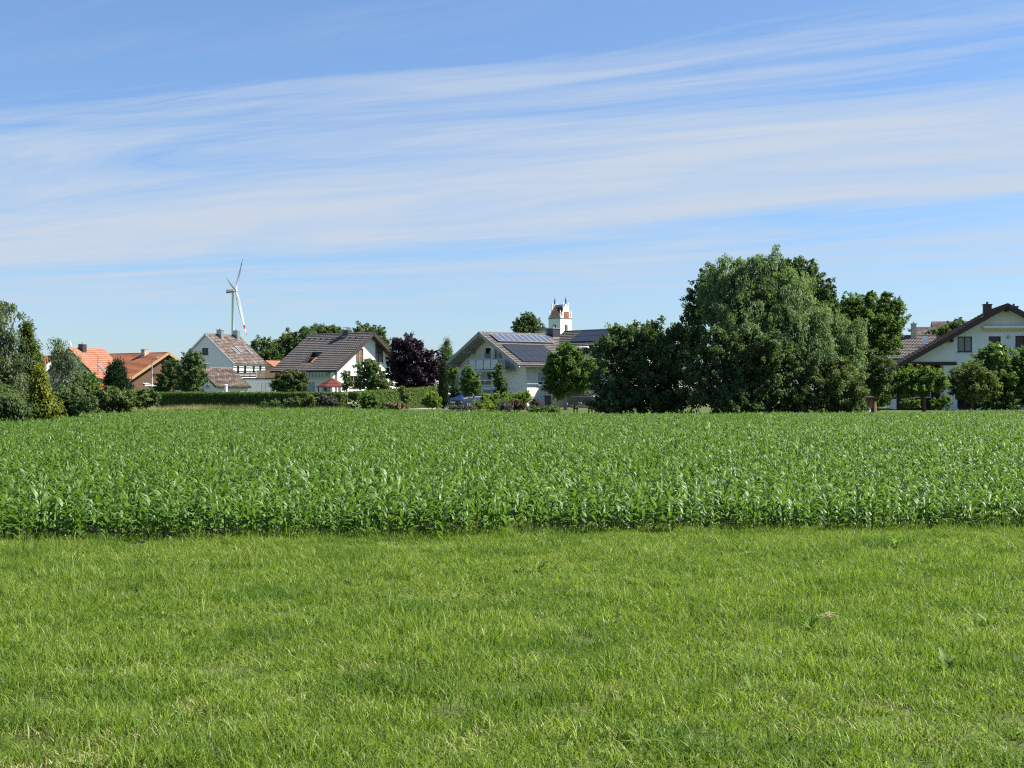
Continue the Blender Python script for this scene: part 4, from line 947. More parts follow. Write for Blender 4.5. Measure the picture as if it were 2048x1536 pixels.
def leaf_quads(P, N, T, l, w):
    """rhombic leaves at P with normal N, long axis T"""
    B = unit(np.cross(N, T)); T = unit(T); l = np.asarray(l)[:, None]; w = np.asarray(w)[:, None]
    fold = unit(np.cross(T, B))*w*.25
    V = np.stack([P-T*l*.5, P+B*w*.5-T*l*.06+fold, P+T*l*.5, P-B*w*.5-T*l*.06+fold], 1).reshape(-1, 3)
    return V, np.arange(len(P)*4).reshape(-1, 4)
def foliage(lobes, mat, leaf=.15, dens=60, per=26, sigma=.30, style='broad', seed=1, up=.5, hollow=.5, rough=.14, puff=.27, cover=1.25):
    g = np.random.default_rng(seed); PP = []; NN = []; TT = []; LL = []; WW = []; KK = []; CC = []
    for c, r in lobes:
        c = np.array(c); r = np.array(r); n = max(6, int(dens*(r[0]*r[2]))); d = unit(g.normal(size=(n, 3)))
        rad = 1-hollow*g.random(n)**1.7+g.normal(0, rough, n)*.6
        pc = c+d*r*rad[:, None]; CC.append((c, pc[:: max(1, n//14)]))
        tc = g.random(n)
        if style == 'broad':
            rm = float(np.prod(r))**(1/3); rp = min(.55, max(.13, puff*rm)); area = 4*math.pi*(((r[0]*r[1])**1.6+(r[0]*r[2])**1.6+(r[1]*r[2])**1.6)/3)**(1/1.6)
            n = max(4, int(area/(math.pi*rp*rp)*cover)); d = unit(g.normal(size=(n, 3))+np.array([0, 0, .12])); rps = rp*g.uniform(.5, 1.45, n)
            pc = c+d*r*(1-.5*rp/rm+g.normal(0, rough*.7, n))[:, None]; CC[-1] = (c, pc[:: max(1, n//14)])
            m = max(8, int(2*math.pi*rp*rp*1.25/(.34*leaf*leaf))); e = unit(g.normal(size=(n, m, 3))*.95+d[:, None, :]*.75+np.array([0, 0, .35]))
            rr2 = g.uniform(.35, 1.1, (n, m))+.45*(g.random((n, m)) > .88)*g.random((n, m)); ed = (e*d[:, None, :]).sum(-1, keepdims=True)
            ax = unit(d+np.array([0, 0, .35])+g.normal(0, .5, (n, 3)))[:, None, :]
            off = e*(rps[:, None]*rr2)[..., None]*.82; off = off+ax*(off*ax).sum(-1, keepdims=True)*.9
            P = pc[:, None, :]+off*np.array([1, 1, .9])
            N = e*.9+np.array([0, 0, .3*up*2])+g.normal(0, .42, (n, m, 3)); T = g.normal(size=(n, m, 3))+np.array([0, 0, -.4]); l = g.uniform(.7, 1.3, n*m)*leaf; w = l*.66
            nf_ = int(n*m*.06); fd = unit(g.normal(size=(nf_, 3))); PP.append(c+fd*r*(.8*g.random(nf_)**.5)[:, None]); NN.append(g.normal(size=(nf_, 3))); TT.append(g.normal(size=(nf_, 3))); LL.append(np.full(nf_, leaf*1.5)); WW.append(np.full(nf_, leaf*1.2)); KK.append(g.random(nf_)*.5)
            tc = g.random(n)
        elif style == 'weep':
            nb_ = max(3, n//9); bi = g.integers(0, nb_, n); pc = pc[:nb_][bi]+g.normal(0, .16, (n, 3)); d = d[:nb_][bi]; tc = np.clip(g.random(nb_)[bi]+g.normal(0, .08, n), 0, 1)
            m = per; s_ = np.linspace(0, 1, m)[None, :]; ln = g.uniform(.3, 1.05, (n, 1))*min(1.0, r[2]*.5)
            sw = g.normal(0, .18, (n, 1, 3)); out = d[:, None, :]*np.array([1, 1, .3])
            P = pc[:, None, :]+out*(s_*.35)[..., None]*ln[..., None]+np.stack([np.zeros((n, m)), np.zeros((n, m)), .15*np.sin(s_*3)-s_*s_*ln], -1)+sw*s_[..., None]+g.normal(0, .07, (n, m, 3))
            T = np.stack([np.zeros((n, m)), np.zeros((n, m)), -np.ones((n, m))], -1)+out*.4+g.normal(0, .45, (n, m, 3)); N = out+g.normal(0, .6, (n, m, 3))
            l = g.uniform(.8, 1.3, n*m)*leaf; w = l*.36
        else:
            m = per; fl = np.array([.8, .8, 1.2])
            P = pc[:, None, :]+g.normal(0, sigma, (n, m, 3))*fl
            if style == 'up':
                nf_ = int(n*m*.15); fd = unit(g.normal(size=(nf_, 3))); PP.append(c+fd*r*(.78*g.random(nf_)**.4)[:, None]); NN.append(fd+g.normal(0, .3, (nf_, 3))); TT.append(g.normal(size=(nf_, 3))); LL.append(np.full(nf_, leaf*2.2)); WW.append(np.full(nf_, leaf*1.8)); KK.append(g.random(nf_)*.4)
                T = np.array([0, 0, 1.0])+d[:, None, :]*.5+g.normal(0, .35, (n, m, 3)); N = d[:, None, :]+g.normal(0, .5, (n, m, 3)); l = g.uniform(.7, 1.3, n*m)*leaf; w = l*.42
            else:
                nf_ = int(n*m*.15); fd = unit(g.normal(size=(nf_, 3))); PP.append(c+fd*r*(.75*g.random(nf_)**.4)[:, None]); NN.append(fd+g.normal(0, .3, (nf_, 3))); TT.append(g.normal(size=(nf_, 3))); LL.append(np.full(nf_, leaf*2.0)); WW.append(np.full(nf_, leaf*1.6)); KK.append(g.random(nf_)*.4)
                T = np.array([0, 0, -.75])+d[:, None, :]*1.0+g.normal(0, .4, (n, m, 3)); N = d[:, None, :]*.5+np.array([0, 0, .6])+g.normal(0, .45, (n, m, 3)); l = g.uniform(.7, 1.3, n*m)*leaf; w = l*.40
        PP.append(P.reshape(-1, 3)); NN.append(N.reshape(-1, 3)); TT.append(T.reshape(-1, 3)); LL.append(l); WW.append(w)
        KK.append(np.clip(np.repeat(tc, m)*.55+g.random(n*m)*.45, 0, 1))
    P, N, T = map(np.concatenate, (PP, NN, TT)); l, w, k = map(np.concatenate, (LL, WW, KK))
    ok = P[:, 2] > .03; P, N, T, l, w, k = P[ok], N[ok], T[ok], l[ok], w[ok], k[ok]
    V, Q = leaf_quads(P, unit(N), T, l, w)
    return V, Q, np.repeat(k, 4), CC
def tree(name, label, cat, D, bpx, lobes, mat, trunk=.16, bark='bark', leaf=.15, dens=60, per=26, sigma=.3, style='broad', seed=None, up=.5, hollow=.5,
         group=None, limbs=True, flowers=None, depth=.9, tilt=0.0, crown='crown', stem='trunk', rough=.24, cover=1.02, puff=.25):
    """lobes are (px, py, rx, ry[, depth offset in m[, material]]) in photo pixels at distance D"""
    seed = seed if seed is not None else int(bpx*7+D); b = gnd(bpx, D); k = D/F; o = thing(name, label, cat, tuple(b), 0, group); by = {}
    for q in lobes:
        c = at(q[0], q[1], D)-b; r = (q[2]*k, max(.25, q[2]*k*depth), q[3]*k); c.y += q[4] if len(q) > 4 else 0
        by.setdefault(q[5] if len(q) > 5 else mat, []).append(((c.x, c.y, c.z), r))
    tips = []
    for i, (m_, lb) in enumerate(by.items()):
        V, Q, T, CC = foliage(lb, m_, leaf, dens, per, sigma, style, seed+i, up, hollow, rough, puff, cover); link(crown, np_mesh(crown, V, Q, m_, T), o); tips += CC
    mb = MB(); r = random.Random(seed); allc = [Vector(c) for c, _ in tips]; zmin = min(c.z-rr_[2]*.5 for lb in by.values() for (cc, rr_) in lb for c in [Vector(cc)])
    zt = max(c.z for c in allc); fork = Vector((tilt*.3, 0, max(.25, min(zmin+.35*(zt-zmin), zt*.5))))
    if limbs:
        mb.tube([(0,0,-.05), (r.gauss(0,.03), r.gauss(0,.03), fork.z*.5), fork], [trunk*1.25, trunk, trunk*.82], 8)
        for c, pc in tips:
            c = Vector(c); mid = fork.lerp(c, .5)+Vector((r.gauss(0, .15), r.gauss(0, .15), .1*abs(c.z-fork.z))); mb.tube([fork-Vector((0,0,.08)), mid, c], [trunk*.55, trunk*.36, trunk*.16], 6)
            for p in pc: p = Vector(p); mb.tube([c.lerp(mid, r.random()*.5), c.lerp(p, .55)+Vector((0,0,.08)), p], [trunk*.16, trunk*.10, .008], 4)
    else: mb.tube([(0,0,-.05), (0,0,zt*.9)], [trunk, trunk*.3], 6)
    mb.build(stem, bark, o, True)
    if flowers:
        fm, nf, fs, fname = flowers; g = np.random.default_rng(seed+99); lb = [q for l_ in by.values() for q in l_]; PP = []
        for _ in range(nf):
            c, rr_ = lb[g.integers(len(lb))]; d = unit(g.normal(size=3)+np.array([.25, -.8, .3])); PP.append(np.array(c)+d*np.array(rr_)*g.uniform(.92, 1.1)+g.normal(0, fs*.35, (14, 3))*np.array([1, 1, .5]))
        P = np.concatenate(PP); V, Q = leaf_quads(P, unit(g.normal(size=P.shape)+np.array([0, -.3, 1])), g.normal(size=P.shape), g.uniform(.6, 1.2, len(P))*fs*.8, g.uniform(.6, 1.2, len(P))*fs*.7)
        link(fname, np_mesh(fname, V, Q, fm, g.random(len(V))), o)
    return o
shrub_kw = dict(crown='foliage', stem='stem', trunk=.05)

# left edge
tree('birch_tree', 'grey-green weeping birch cut off by the left edge', 'tree', 62, -18, [(2, 632, 16, 22), (-14, 650, 30, 36), (10, 690, 24, 36), (-25, 720, 45, 60), (12, 735, 32, 40), (5, 775, 40, 45), (28, 632, 7, 6, .2), (-40, 800, 60, 40, .4)], 'leaf_birch', .13, 'bark_pale', .13, 210, 24, style='weep', seed=11)
tree('golden_cypress', 'tall slim pointed cypress with drooping yellow-green sprays, beside the birch', 'tree', 64, 62, [(53, 655, 7, 14), (54, 680, 14, 24), (58, 710, 20, 30), (62, 742, 24, 34, 0), (64, 775, 26, 40)], 'leaf_cypress', .11, 'bark', .15, 260, 26, .13, 'spray', 12, limbs=False)
tree('golden_juniper', 'yellow-green juniper with bright sprays at the foot of the slim cypress', 'shrub', 60.5, 85, [(80, 755, 12, 20), (78, 782, 18, 24), (86, 803, 22, 22), (98, 818, 24, 13), (68, 815, 20, 18)], 'leaf_gold', .06, 'bark', .14, 260, 26, .12, 'spray', 13, limbs=False)
tree('conifer_shrub', 'dark green conifer shrub at the bottom left corner of the corn', 'shrub', 57, 15, [(10, 812, 45, 26), (40, 822, 26, 15), (-20, 800, 40, 36)], 'leaf_dark', .06, 'bark', .14, 150, 24, .16, 'spray', 14, limbs=False)
tree('slender_birch', 'pale slender birch before the orange-roofed house', 'tree', 72, 128, [(120, 700, 13, 20), (126, 728, 22, 26), (132, 760, 28, 30), (122, 795, 30, 28)], 'leaf_birch', .08, 'bark_pale', .12, 230, 22, style='weep', seed=15)
tree('broad_bush', 'dark rounded bush right of the golden juniper', 'shrub', 66, 140, [(128, 802, 32, 24), (160, 806, 26, 22), (118, 815, 18, 14)], 'leaf_dark', .07, leaf=.11, dens=110, sigma=.2, seed=16)
tree('light_green_bush', 'brighter green bush under the orange roof', 'shrub', 78, 172, [(170, 762, 20, 16), (160, 778, 24, 16), (185, 775, 14, 12)], 'leaf_bright', .06, leaf=.12, dens=75, seed=17)
tree('dark_yew', 'dense dark conical yew before the orange roof', 'tree', 80, 235, [(233, 742, 15, 16), (234, 760, 22, 22), (236, 780, 27, 22), (235, 728, 7, 6)], 'leaf_deep', .1, leaf=.12, dens=420, sigma=.12, style='up', seed=18, limbs=False, hollow=.3, rough=.05)
tree('sprawling_bush', 'wide dark bush below the conical yew, against the corn', 'shrub', 76, 225, [(205, 800, 32, 19), (245, 802, 36, 20), (272, 796, 22, 16), (190, 790, 18, 16)], 'leaf_olive', .07, leaf=.11, dens=105, sigma=.2, seed=19)
tree('sprawling_bush', 'loose light bush beside the dry grass at the end of the hedge', 'shrub', 84, 292, [(285, 797, 17, 13), (303, 793, 14, 14), (300, 805, 16, 9)], 'leaf_mid', .05, leaf=.11, dens=90, sigma=.2, seed=20)
tree('garden_tree', 'small dark tree before the wooden gable of the orange-roofed house', 'tree', 140, 332, [(340, 738, 14, 15), (332, 762, 19, 18), (345, 755, 13, 20), (322, 778, 18, 10), (350, 728, 8, 8)], 'leaf_mid', .1, leaf=.16, seed=21, rough=.28)
tree('garden_tree', 'loose upright tree before the brown-roofed annex', 'tree', 132, 386, [(385, 722, 17, 18), (380, 748, 24, 22), (392, 765, 22, 20), (372, 772, 18, 12)], 'leaf_mid', .08, leaf=.16, dens=62, seed=22)
# hedges
def hedge(name, label, p0, p1, z0, z1, wdt, seed):
    a, b = Vector((p0.x, p0.y, 0)), Vector((p1.x, p1.y, 0)); L = (b-a).length; d = (b-a)/L; n = Vector((d.y, -d.x, 0)); o = thing(name, label, 'hedge', (a.x, a.y, 0), math.atan2(d.y, d.x)); g = np.random.default_rng(seed)
    ga, gb = float(gz(p0.x, p0.y)), float(gz(p1.x, p1.y))
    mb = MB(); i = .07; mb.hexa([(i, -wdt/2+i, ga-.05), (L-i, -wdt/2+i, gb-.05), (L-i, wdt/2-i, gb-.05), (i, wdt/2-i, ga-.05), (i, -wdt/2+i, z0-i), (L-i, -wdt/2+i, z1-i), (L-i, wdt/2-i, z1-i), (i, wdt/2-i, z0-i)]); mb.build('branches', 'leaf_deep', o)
    def surf(m, f):
        u, v = g.random(m), g.random(m); top = z0+(z1-z0)*u; X = u*L
        if f == 'front': return np.stack([X, np.full(m, -wdt/2), v*top], 1), np.array([0, -1, .1])
        if f == 'back': return np.stack([X, np.full(m, wdt/2), v*top], 1), np.array([0, 1, .1])
        if f == 'top': return np.stack([X, (v-.5)*wdt, top], 1), np.array([0, 0, 1.])
        e = 0 if f == 'end0' else 1; return np.stack([np.full(m, e*L), (u-.5)*wdt, v*(z0, z1)[e]], 1), np.array([-1., 0, .1]) if e == 0 else np.array([1., 0, .1])
    PP = []; NN = []
    for f, ar in (('front', L*z1), ('back', L*z1), ('top', L*wdt), ('end0', wdt*z0), ('end1', wdt*z1)):
        m = int(ar*330); P, n_ = surf(m, f); bump_ = .03*np.sin(P[:, 0]*5.1+1)*np.sin(P[:, 2]*4.3+P[:, 0]*2.2)
        PP.append(P+n_*(bump_+g.normal(0, .03, m))[:, None]); NN.append(n_+g.normal(0, .5, (m, 3)))
    P = np.concatenate(PP); N = unit(np.concatenate(NN)); T = g.normal(0, .5, P.shape)+np.array([0, 0, .9]); m = len(P)
    V, Q = leaf_quads(P, N, T, g.uniform(.08, .16, m), g.uniform(.04, .08, m)); link('foliage', np_mesh('foliage', V, Q, 'leaf_hedge', np.repeat(np.clip(g.normal(.45, .25, m), 0, 1), 4)), o)
hc = gnd(692, 101)
hedge('hedge', 'long low clipped hedge with dark shaded face behind the corn', gnd(322, 112), hc, 1.38, 1.38, 1.1, 31)
hedge('hedge', 'sunlit clipped hedge running back from the hedge corner to the driveway', hc+Vector((.35, .2, 0)), gnd(884, 117), 1.42, 1.86, 1.0, 32)
# around the white house
tree('dense_bush', 'big rounded bush with bronze tips behind the hedge', 'shrub', 116, 580, [(578, 768, 30, 20), (590, 765, 22, 20), (565, 772, 20, 15), (605, 770, 12, 12), (578, 752, 22, 8, -.2, 'leaf_bronze'), (598, 752, 14, 7, -.2, 'leaf_bronze')], 'leaf_mid', .08, leaf=.15, dens=95, sigma=.18, seed=41, **{'crown': 'foliage', 'stem': 'stem'})
tree('walnut_tree', 'dark leafy tree before the white gable', 'tree', 136, 740, [(738, 742, 22, 18), (732, 765, 22, 16), (758, 768, 20, 14), (742, 730, 13, 9), (768, 772, 10, 10)], 'leaf_dark', .1, leaf=.2, dens=60, seed=42)
tree('plum_tree', 'dark purple-leaved plum tree right of the white house', 'tree', 142, 822, [(815, 708, 32, 28), (800, 740, 26, 28), (838, 732, 32, 32), (858, 745, 24, 34), (825, 762, 38, 18), (812, 690, 22, 12), (866, 725, 15, 22)], 'leaf_plum', .16, leaf=.2, dens=52, sigma=.36, seed=43)
for i, (lab, D_, bp_, lb) in enumerate((('leafy green tree between the tall white house and the dark roof', 235, 528, [(525, 705, 24, 26), (545, 725, 26, 24), (505, 722, 14, 22)]),
    ('broad green tree rising behind the left end of the dark roof', 240, 590, [(585, 690, 28, 24), (605, 680, 26, 20), (562, 710, 24, 26), (570, 740, 40, 25)]),
    ('green tree top above the ridge of the dark roof', 245, 650, [(640, 672, 30, 18), (668, 670, 26, 14), (650, 695, 40, 25), (620, 690, 20, 18)]),
    ('green tree top right of the chimney on the dark roof', 245, 740, [(725, 670, 26, 18), (748, 672, 22, 18), (760, 690, 18, 18), (735, 700, 36, 26), (772, 705, 10, 12)]))):
    tree('broadleaf_tree', lab, 'tree', D_, bp_, lb, 'leaf_mid', .22, leaf=.30, dens=20, per=26, sigma=.5, seed=50+i, group='trees behind the dark-roofed house', rough=.2)
tree('spruce_tree', 'small dark spruce between the purple tree and the solar-roof house', 'tree', 165, 893, [(893, 690, 6, 10), (893, 703, 13, 12), (892, 720, 18, 14), (895, 738, 22, 16), (905, 752, 18, 26)], 'leaf_mid', .1, leaf=.2, dens=80, sigma=.2, style='spray', seed=56, limbs=False)
tree('columnar_thuja', 'very dark narrow columnar thuja beside the driveway', 'tree', 109, 887, [(887, 735, 5.5, 12), (887, 755, 8.5, 20), (887, 780, 10, 22), (887, 800, 10.5, 16)], 'leaf_deep', .08, leaf=.10, dens=420, per=24, sigma=.07, style='up', seed=57, limbs=False, hollow=.25, rough=.04)
tree('young_tree', 'young maple with bright leaves and thin pale trunk before the balcony', 'tree', 103, 938, [(935, 745, 9, 13), (945, 762, 13, 15), (930, 768, 12, 14), (952, 778, 12, 9), (938, 785, 12, 7)], 'leaf_bright', .045, 'bark_pale', .12, 75, 22, .2, seed=58)
tree('young_tree', 'slim young tree with sparse leaves before the blank plaster wall', 'tree', 104, 998, [(997, 738, 7, 10), (995, 755, 9, 12), (1003, 770, 11, 12), (980, 752, 6, 5), (1010, 778, 8, 7), (996, 785, 9, 9)], 'leaf_mid', .035, 'bark', .11, 70, 20, .17, seed=59)
tree('sapling', 'leafless-looking thin sapling standing before the hedge corner', 'tree', 97, 695, [(693, 752, 9, 8), (697, 765, 8, 8), (690, 775, 6, 6)], 'leaf_mid', .03, 'bark_pale', .08, 26, 8, .15, seed=60)
tree('cherry_tree', 'round bright green tree with pale trunk beside the solar-roof house', 'tree', 106, 1131, [(1120, 722, 22, 22), (1140, 720, 24, 24), (1108, 748, 22, 22), (1145, 752, 38, 26), (1115, 775, 26, 16), (1168, 765, 24, 22), (1178, 735, 14, 16), (1135, 700, 18, 10)], 'leaf_bright', .12, 'bark_pale', .15, 62, seed=61)
tree('lime_tree', 'tree top standing behind the solar roof left of the church', 'tree', 225, 1056, [(1056, 640, 16, 12), (1045, 652, 18, 14), (1068, 652, 16, 14), (1056, 664, 26, 14), (1060, 690, 24, 24)], 'leaf_mid', .2, leaf=.26, dens=26, sigma=.4, seed=62)
# big trees in the middle right
tree('hazel_thicket', 'wide dark thicket left of the big willow', 'tree', 83, 1280, [(1222, 700, 34, 34), (1268, 690, 36, 34), (1318, 692, 40, 40), (1228, 755, 44, 48), (1295, 755, 52, 52), (1350, 755, 40, 55), (1235, 803, 46, 25), (1310, 805, 60, 26), (1358, 668, 18, 22), (1237, 662, 10, 12), (1303, 660, 16, 14), (1272, 655, 8, 8)], 'leaf_dark', .14, leaf=.14, seed=71, rough=.28)
tree('oak_tree', 'bright green oak showing left of and above the willow', 'tree', 92, 1480, [(1402, 615, 28, 34), (1388, 660, 26, 34), (1425, 565, 30, 28), (1600, 552, 36, 30), (1634, 585, 28, 34), (1560, 548, 34, 22), (1652, 625, 22, 36), (1395, 700, 30, 30), (1540, 640, 80, 80), (1405, 585, 14, 14, -2.5), (1420, 640, 14, 12, -3)], 'leaf_mid', .3, leaf=.17, seed=72, rough=.28)
tree('weeping_willow', 'huge grey-green weeping willow towering over the corn', 'tree', 82, 1530, [(1470, 560, 44, 34), (1545, 570, 50, 42), (1438, 605, 32, 42), (1500, 620, 50, 50, -.6), (1590, 610, 46, 50), (1560, 665, 44, 48, -1.2), (1640, 660, 44, 46), (1470, 670, 44, 44, -1), (1690, 668, 36, 42), (1620, 715, 46, 44, -1), (1520, 720, 46, 44), (1690, 720, 32, 44), (1490, 530, 32, 14), (1436, 560, 16, 20), (1530, 525, 16, 8)], 'leaf_willow', .35, 'bark', .16, 225, 24, style='weep', seed=73, rough=.3)
tree('dark_hazel', 'deep green shady tree under the willow, left part', 'tree', 80, 1450, [(1445, 715, 44, 46), (1500, 745, 46, 46), (1418, 785, 44, 36), (1480, 800, 60, 28), (1555, 785, 46, 42), (1530, 700, 28, 30, -.8), (1400, 740, 26, 34), (1585, 745, 40, 38), (1590, 700, 34, 34, 1.2)], 'leaf_dark', .16, leaf=.14, seed=74, rough=.28)
tree('elder_thicket', 'greyish bushy thicket under the right side of the willow', 'shrub', 80, 1660, [(1640, 785, 44, 42), (1690, 780, 36, 46), (1605, 803, 38, 24), (1700, 803, 30, 24), (1662, 750, 32, 26)], 'leaf_olive', .1, leaf=.13, seed=75, rough=.26)
tree('acacia_tree', 'feathery green acacia right of the willow', 'tree', 96, 1748, [(1728, 618, 30, 26), (1765, 622, 28, 26), (1745, 655, 44, 32), (1788, 650, 20, 22), (1735, 695, 44, 34), (1702, 606, 16, 14), (1690, 628, 24, 26), (1792, 615, 16, 14), (1700, 650, 26, 34), (1775, 690, 22, 20), (1740, 595, 10, 10), (1772, 593, 10, 8)], 'leaf_bright', .16, leaf=.12, seed=76, puff=.2, cover=1.0, rough=.34)
tree('elder_bush', 'mid-green bush filling the gap below the acacia', 'shrub', 90, 1745, [(1748, 735, 26, 32), (1740, 770, 26, 32), (1765, 765, 20, 26), (1725, 745, 18, 28)], 'leaf_mid', .08, leaf=.13, seed=77, rough=.26)
tree('apple_tree', 'spreading low apple tree with forked dark trunk', 'tree', 92, 1848, [(1790, 768, 26, 18), (1820, 758, 28, 18), (1850, 760, 30, 20), (1875, 768, 20, 16), (1775, 785, 18, 12), (1832, 778, 36, 12), (1835, 745, 16, 9)], 'leaf_bright', .12, leaf=.14, dens=62, sigma=.22, seed=78)
tree('pear_tree', 'round olive-green fruit tree before the large white house', 'tree', 94, 1943, [(1940, 745, 32, 18), (1920, 765, 26, 22), (1965, 770, 30, 26), (1945, 785, 34, 14), (1985, 780, 14, 18)], 'leaf_olive', .11, leaf=.13, dens=78, sigma=.22, seed=79)
tree('elder_tree', 'tall elder bush with white flower heads at the right edge', 'shrub', 99, 2010, [(1985, 720, 28, 24), (2010, 745, 38, 34), (2040, 770, 34, 36), (2000, 795, 40, 24), (1995, 700, 16, 12), (1960, 738, 16, 16), (2055, 730, 26, 30), (2060, 795, 40, 24)], 'leaf_bright', .1, leaf=.15, dens=62, seed=80, flowers=('flower_white', 26, .22, 'blossoms'), **{'crown': 'foliage', 'stem': 'stem'})
tree('poplar_tree', 'thin-crowned tree rising behind the big white gable roof', 'tree', 160, 1910, [(1910, 655, 15, 16), (1895, 668, 20, 14), (1872, 676, 22, 14), (1865, 690, 24, 12), (1922, 645, 7, 8)], 'leaf_mid', .12, 'bark_pale', .18, 40, sigma=.34, seed=81)
# garden shrubs along the corn
def sh(label, D, bpx, lobes, mat, leaf=.1, dens=120, per=24, sigma=.14, style='broad', seed=None, flowers=None, name='shrub', limbs=False):
    return tree(name, label, 'shrub', D, bpx, lobes, mat, .03, 'bark', leaf, dens, per, sigma, style, seed, flowers=flowers, limbs=limbs, crown='foliage', stem='stem')
sh('low green shrub before the hedge, left of the grey-green ones', 96, 590, [(588, 806, 14, 8), (575, 810, 12, 7)], 'leaf_mid')
sh('pale grey-green shrub before the dark hedge face', 96, 622, [(620, 803, 16, 10), (608, 808, 12, 8)], 'leaf_olive')
sh('silvery shrub before the hedge corner', 96, 655, [(652, 803, 14, 10), (664, 806, 11, 9)], 'leaf_grey')
sh('low dark shrub at the left end of the shrub row', 97, 545, [(545, 810, 14, 6), (530, 812, 10, 5)], 'leaf_mid')
sh('white-flowering low bush before the sunlit hedge', 93, 704, [(704, 811, 9, 8), (712, 812, 6, 6)], 'leaf_mid', flowers=('flower_white', 14, .13, 'blossoms'))
sh('rounded bright bush before the sunlit hedge', 94, 738, [(738, 800, 16, 14), (730, 806, 12, 11), (746, 806, 12, 11)], 'leaf_bright')
sh('pink-flowering rose bush beside the driveway', 92, 785, [(778, 813, 14, 7), (795, 813, 14, 7)], 'leaf_olive', flowers=('flower_pink', 26, .13, 'blossoms'))
sh('thin upright shrub with yellowish leaves before the hedge', 98, 810, [(808, 785, 8, 12), (810, 800, 7, 12)], 'leaf_olive', dens=70)
sh('round lime-green bush left of the dark columnar thuja', 96, 864, [(864, 800, 15, 13), (858, 806, 12, 10), (872, 805, 11, 10)], 'leaf_lime')
sh('spiky bright green bush before the blue car', 94, 958, [(956, 809, 9, 8), (962, 812, 8, 7)], 'leaf_lime', style='up')
sh('lavender drift in front of the blue car', 90, 920, [(905, 815, 14, 6), (925, 815, 15, 6), (942, 816, 10, 5)], 'leaf_grey', style='up')
sh('grey lavender clump right of the spiky bush', 90, 1005, [(1003, 813, 14, 9), (1018, 815, 10, 7)], 'leaf_grey', style='up')
sh('reddish shrub beside the grey lavender', 91, 1035, [(1032, 812, 12, 9), (1042, 815, 10, 7)], 'leaf_rust')
sh('dark red rose bush before the white plinth', 97, 1069, [(1068, 808, 9, 8), (1074, 812, 9, 8)], 'leaf_rust', flowers=('flower_red', 10, .1, 'blossoms'))
sh('pale green perennials before the yellow-green hedge', 92, 982, [(978, 813, 12, 8), (990, 816, 10, 6)], 'leaf_lime', style='up')
sh('low dark ground shrubs before the lawn', 88, 1085, [(1065, 821, 14, 5), (1090, 822, 16, 4), (1112, 821, 12, 5)], 'leaf_dark')
sh('tall yellow-green clipped shrub row before the plaster wall', 100, 1010, [(975, 798, 12, 10), (995, 798, 14, 10), (1018, 797, 14, 11), (1042, 797, 14, 12), (1053, 795, 8, 12), (1005, 806, 40, 6)], 'leaf_lime', seed=88)
sh('dark shrub on the shady side of the thuja', 112, 908, [(905, 795, 9, 20), (912, 785, 8, 14)], 'leaf_deep')
sh('leafy tree-like shrub behind the stair rail', 140, 906, [(905, 745, 10, 16), (912, 765, 9, 14)], 'leaf_bright', leaf=.14)
sh('low bush at the foot of the large white house', 98, 1985, [(1960, 808, 16, 12), (1985, 808, 18, 13), (2015, 808, 22, 13)], 'leaf_dark')
sh('bright grassy shrub between the two fruit trees', 97, 1892, [(1875, 808, 14, 10), (1890, 805, 12, 12), (1815, 805, 12, 10), (1828, 808, 14, 8)], 'leaf_bright')
sh('bright shrub left of the apple tree trunk', 100, 1775, [(1768, 800, 14, 14), (1755, 805, 12, 12)], 'leaf_bright')
# long dry meadow strip between field and hedge
mp = [blades(60, .3, .25, .75, .006, .012, .9, 'meadow_blade', 'meadow_tuft_%d' % i, tint_dry=.1) for i in range(4)]+[blades(50, .3, .3, .8, .006, .012, .8, 'dry_blade', 'straw_tuft_%d' % i) for i in range(2)]
n = 4200; ppx = rng.uniform(-120, 2200, n); fx = np.array([far_y((p-CX)*75/F) for p in ppx]); yy = fx+rng.random(n)**1.3*9+.2; xx = (ppx-CX)*yy/F
yy = np.maximum(yy, far_y(xx)+.15); dry = np.where((ppx > 270) & (ppx < 420), .5, .06); ix = np.where(rng.random(n) < dry, rng.integers(4, 6, n), rng.integers(0, 4, n))
hs = np.where(ppx < 700, rng.uniform(.45, .95, n), rng.uniform(.2, .5, n))
tag(scatter('meadow_strip', np.stack([xx, yy, gz(xx, yy)], 1), np.stack([np.zeros(n), np.zeros(n), rng.uniform(0, 6.28, n)], 1), np.stack([np.full(n, 1.2), np.full(n, 1.2), hs], 1), ix, mp), 'rough grass strip with dry stalks along the far field edge', 'grass', kind='stuff')
# driveway
mb = MB(); dr = [gnd(798, 107), gnd(868, 107), gnd(960, 118), gnd(940, 125), gnd(890, 121), gnd(850, 113), gnd(798, 110)]; mb.face([(p.x, p.y, p.z+.02) for p in dr]); tag(mb.build('driveway', 'paving'), 'pale paved driveway beside the hedge', 'driveway', kind='structure')

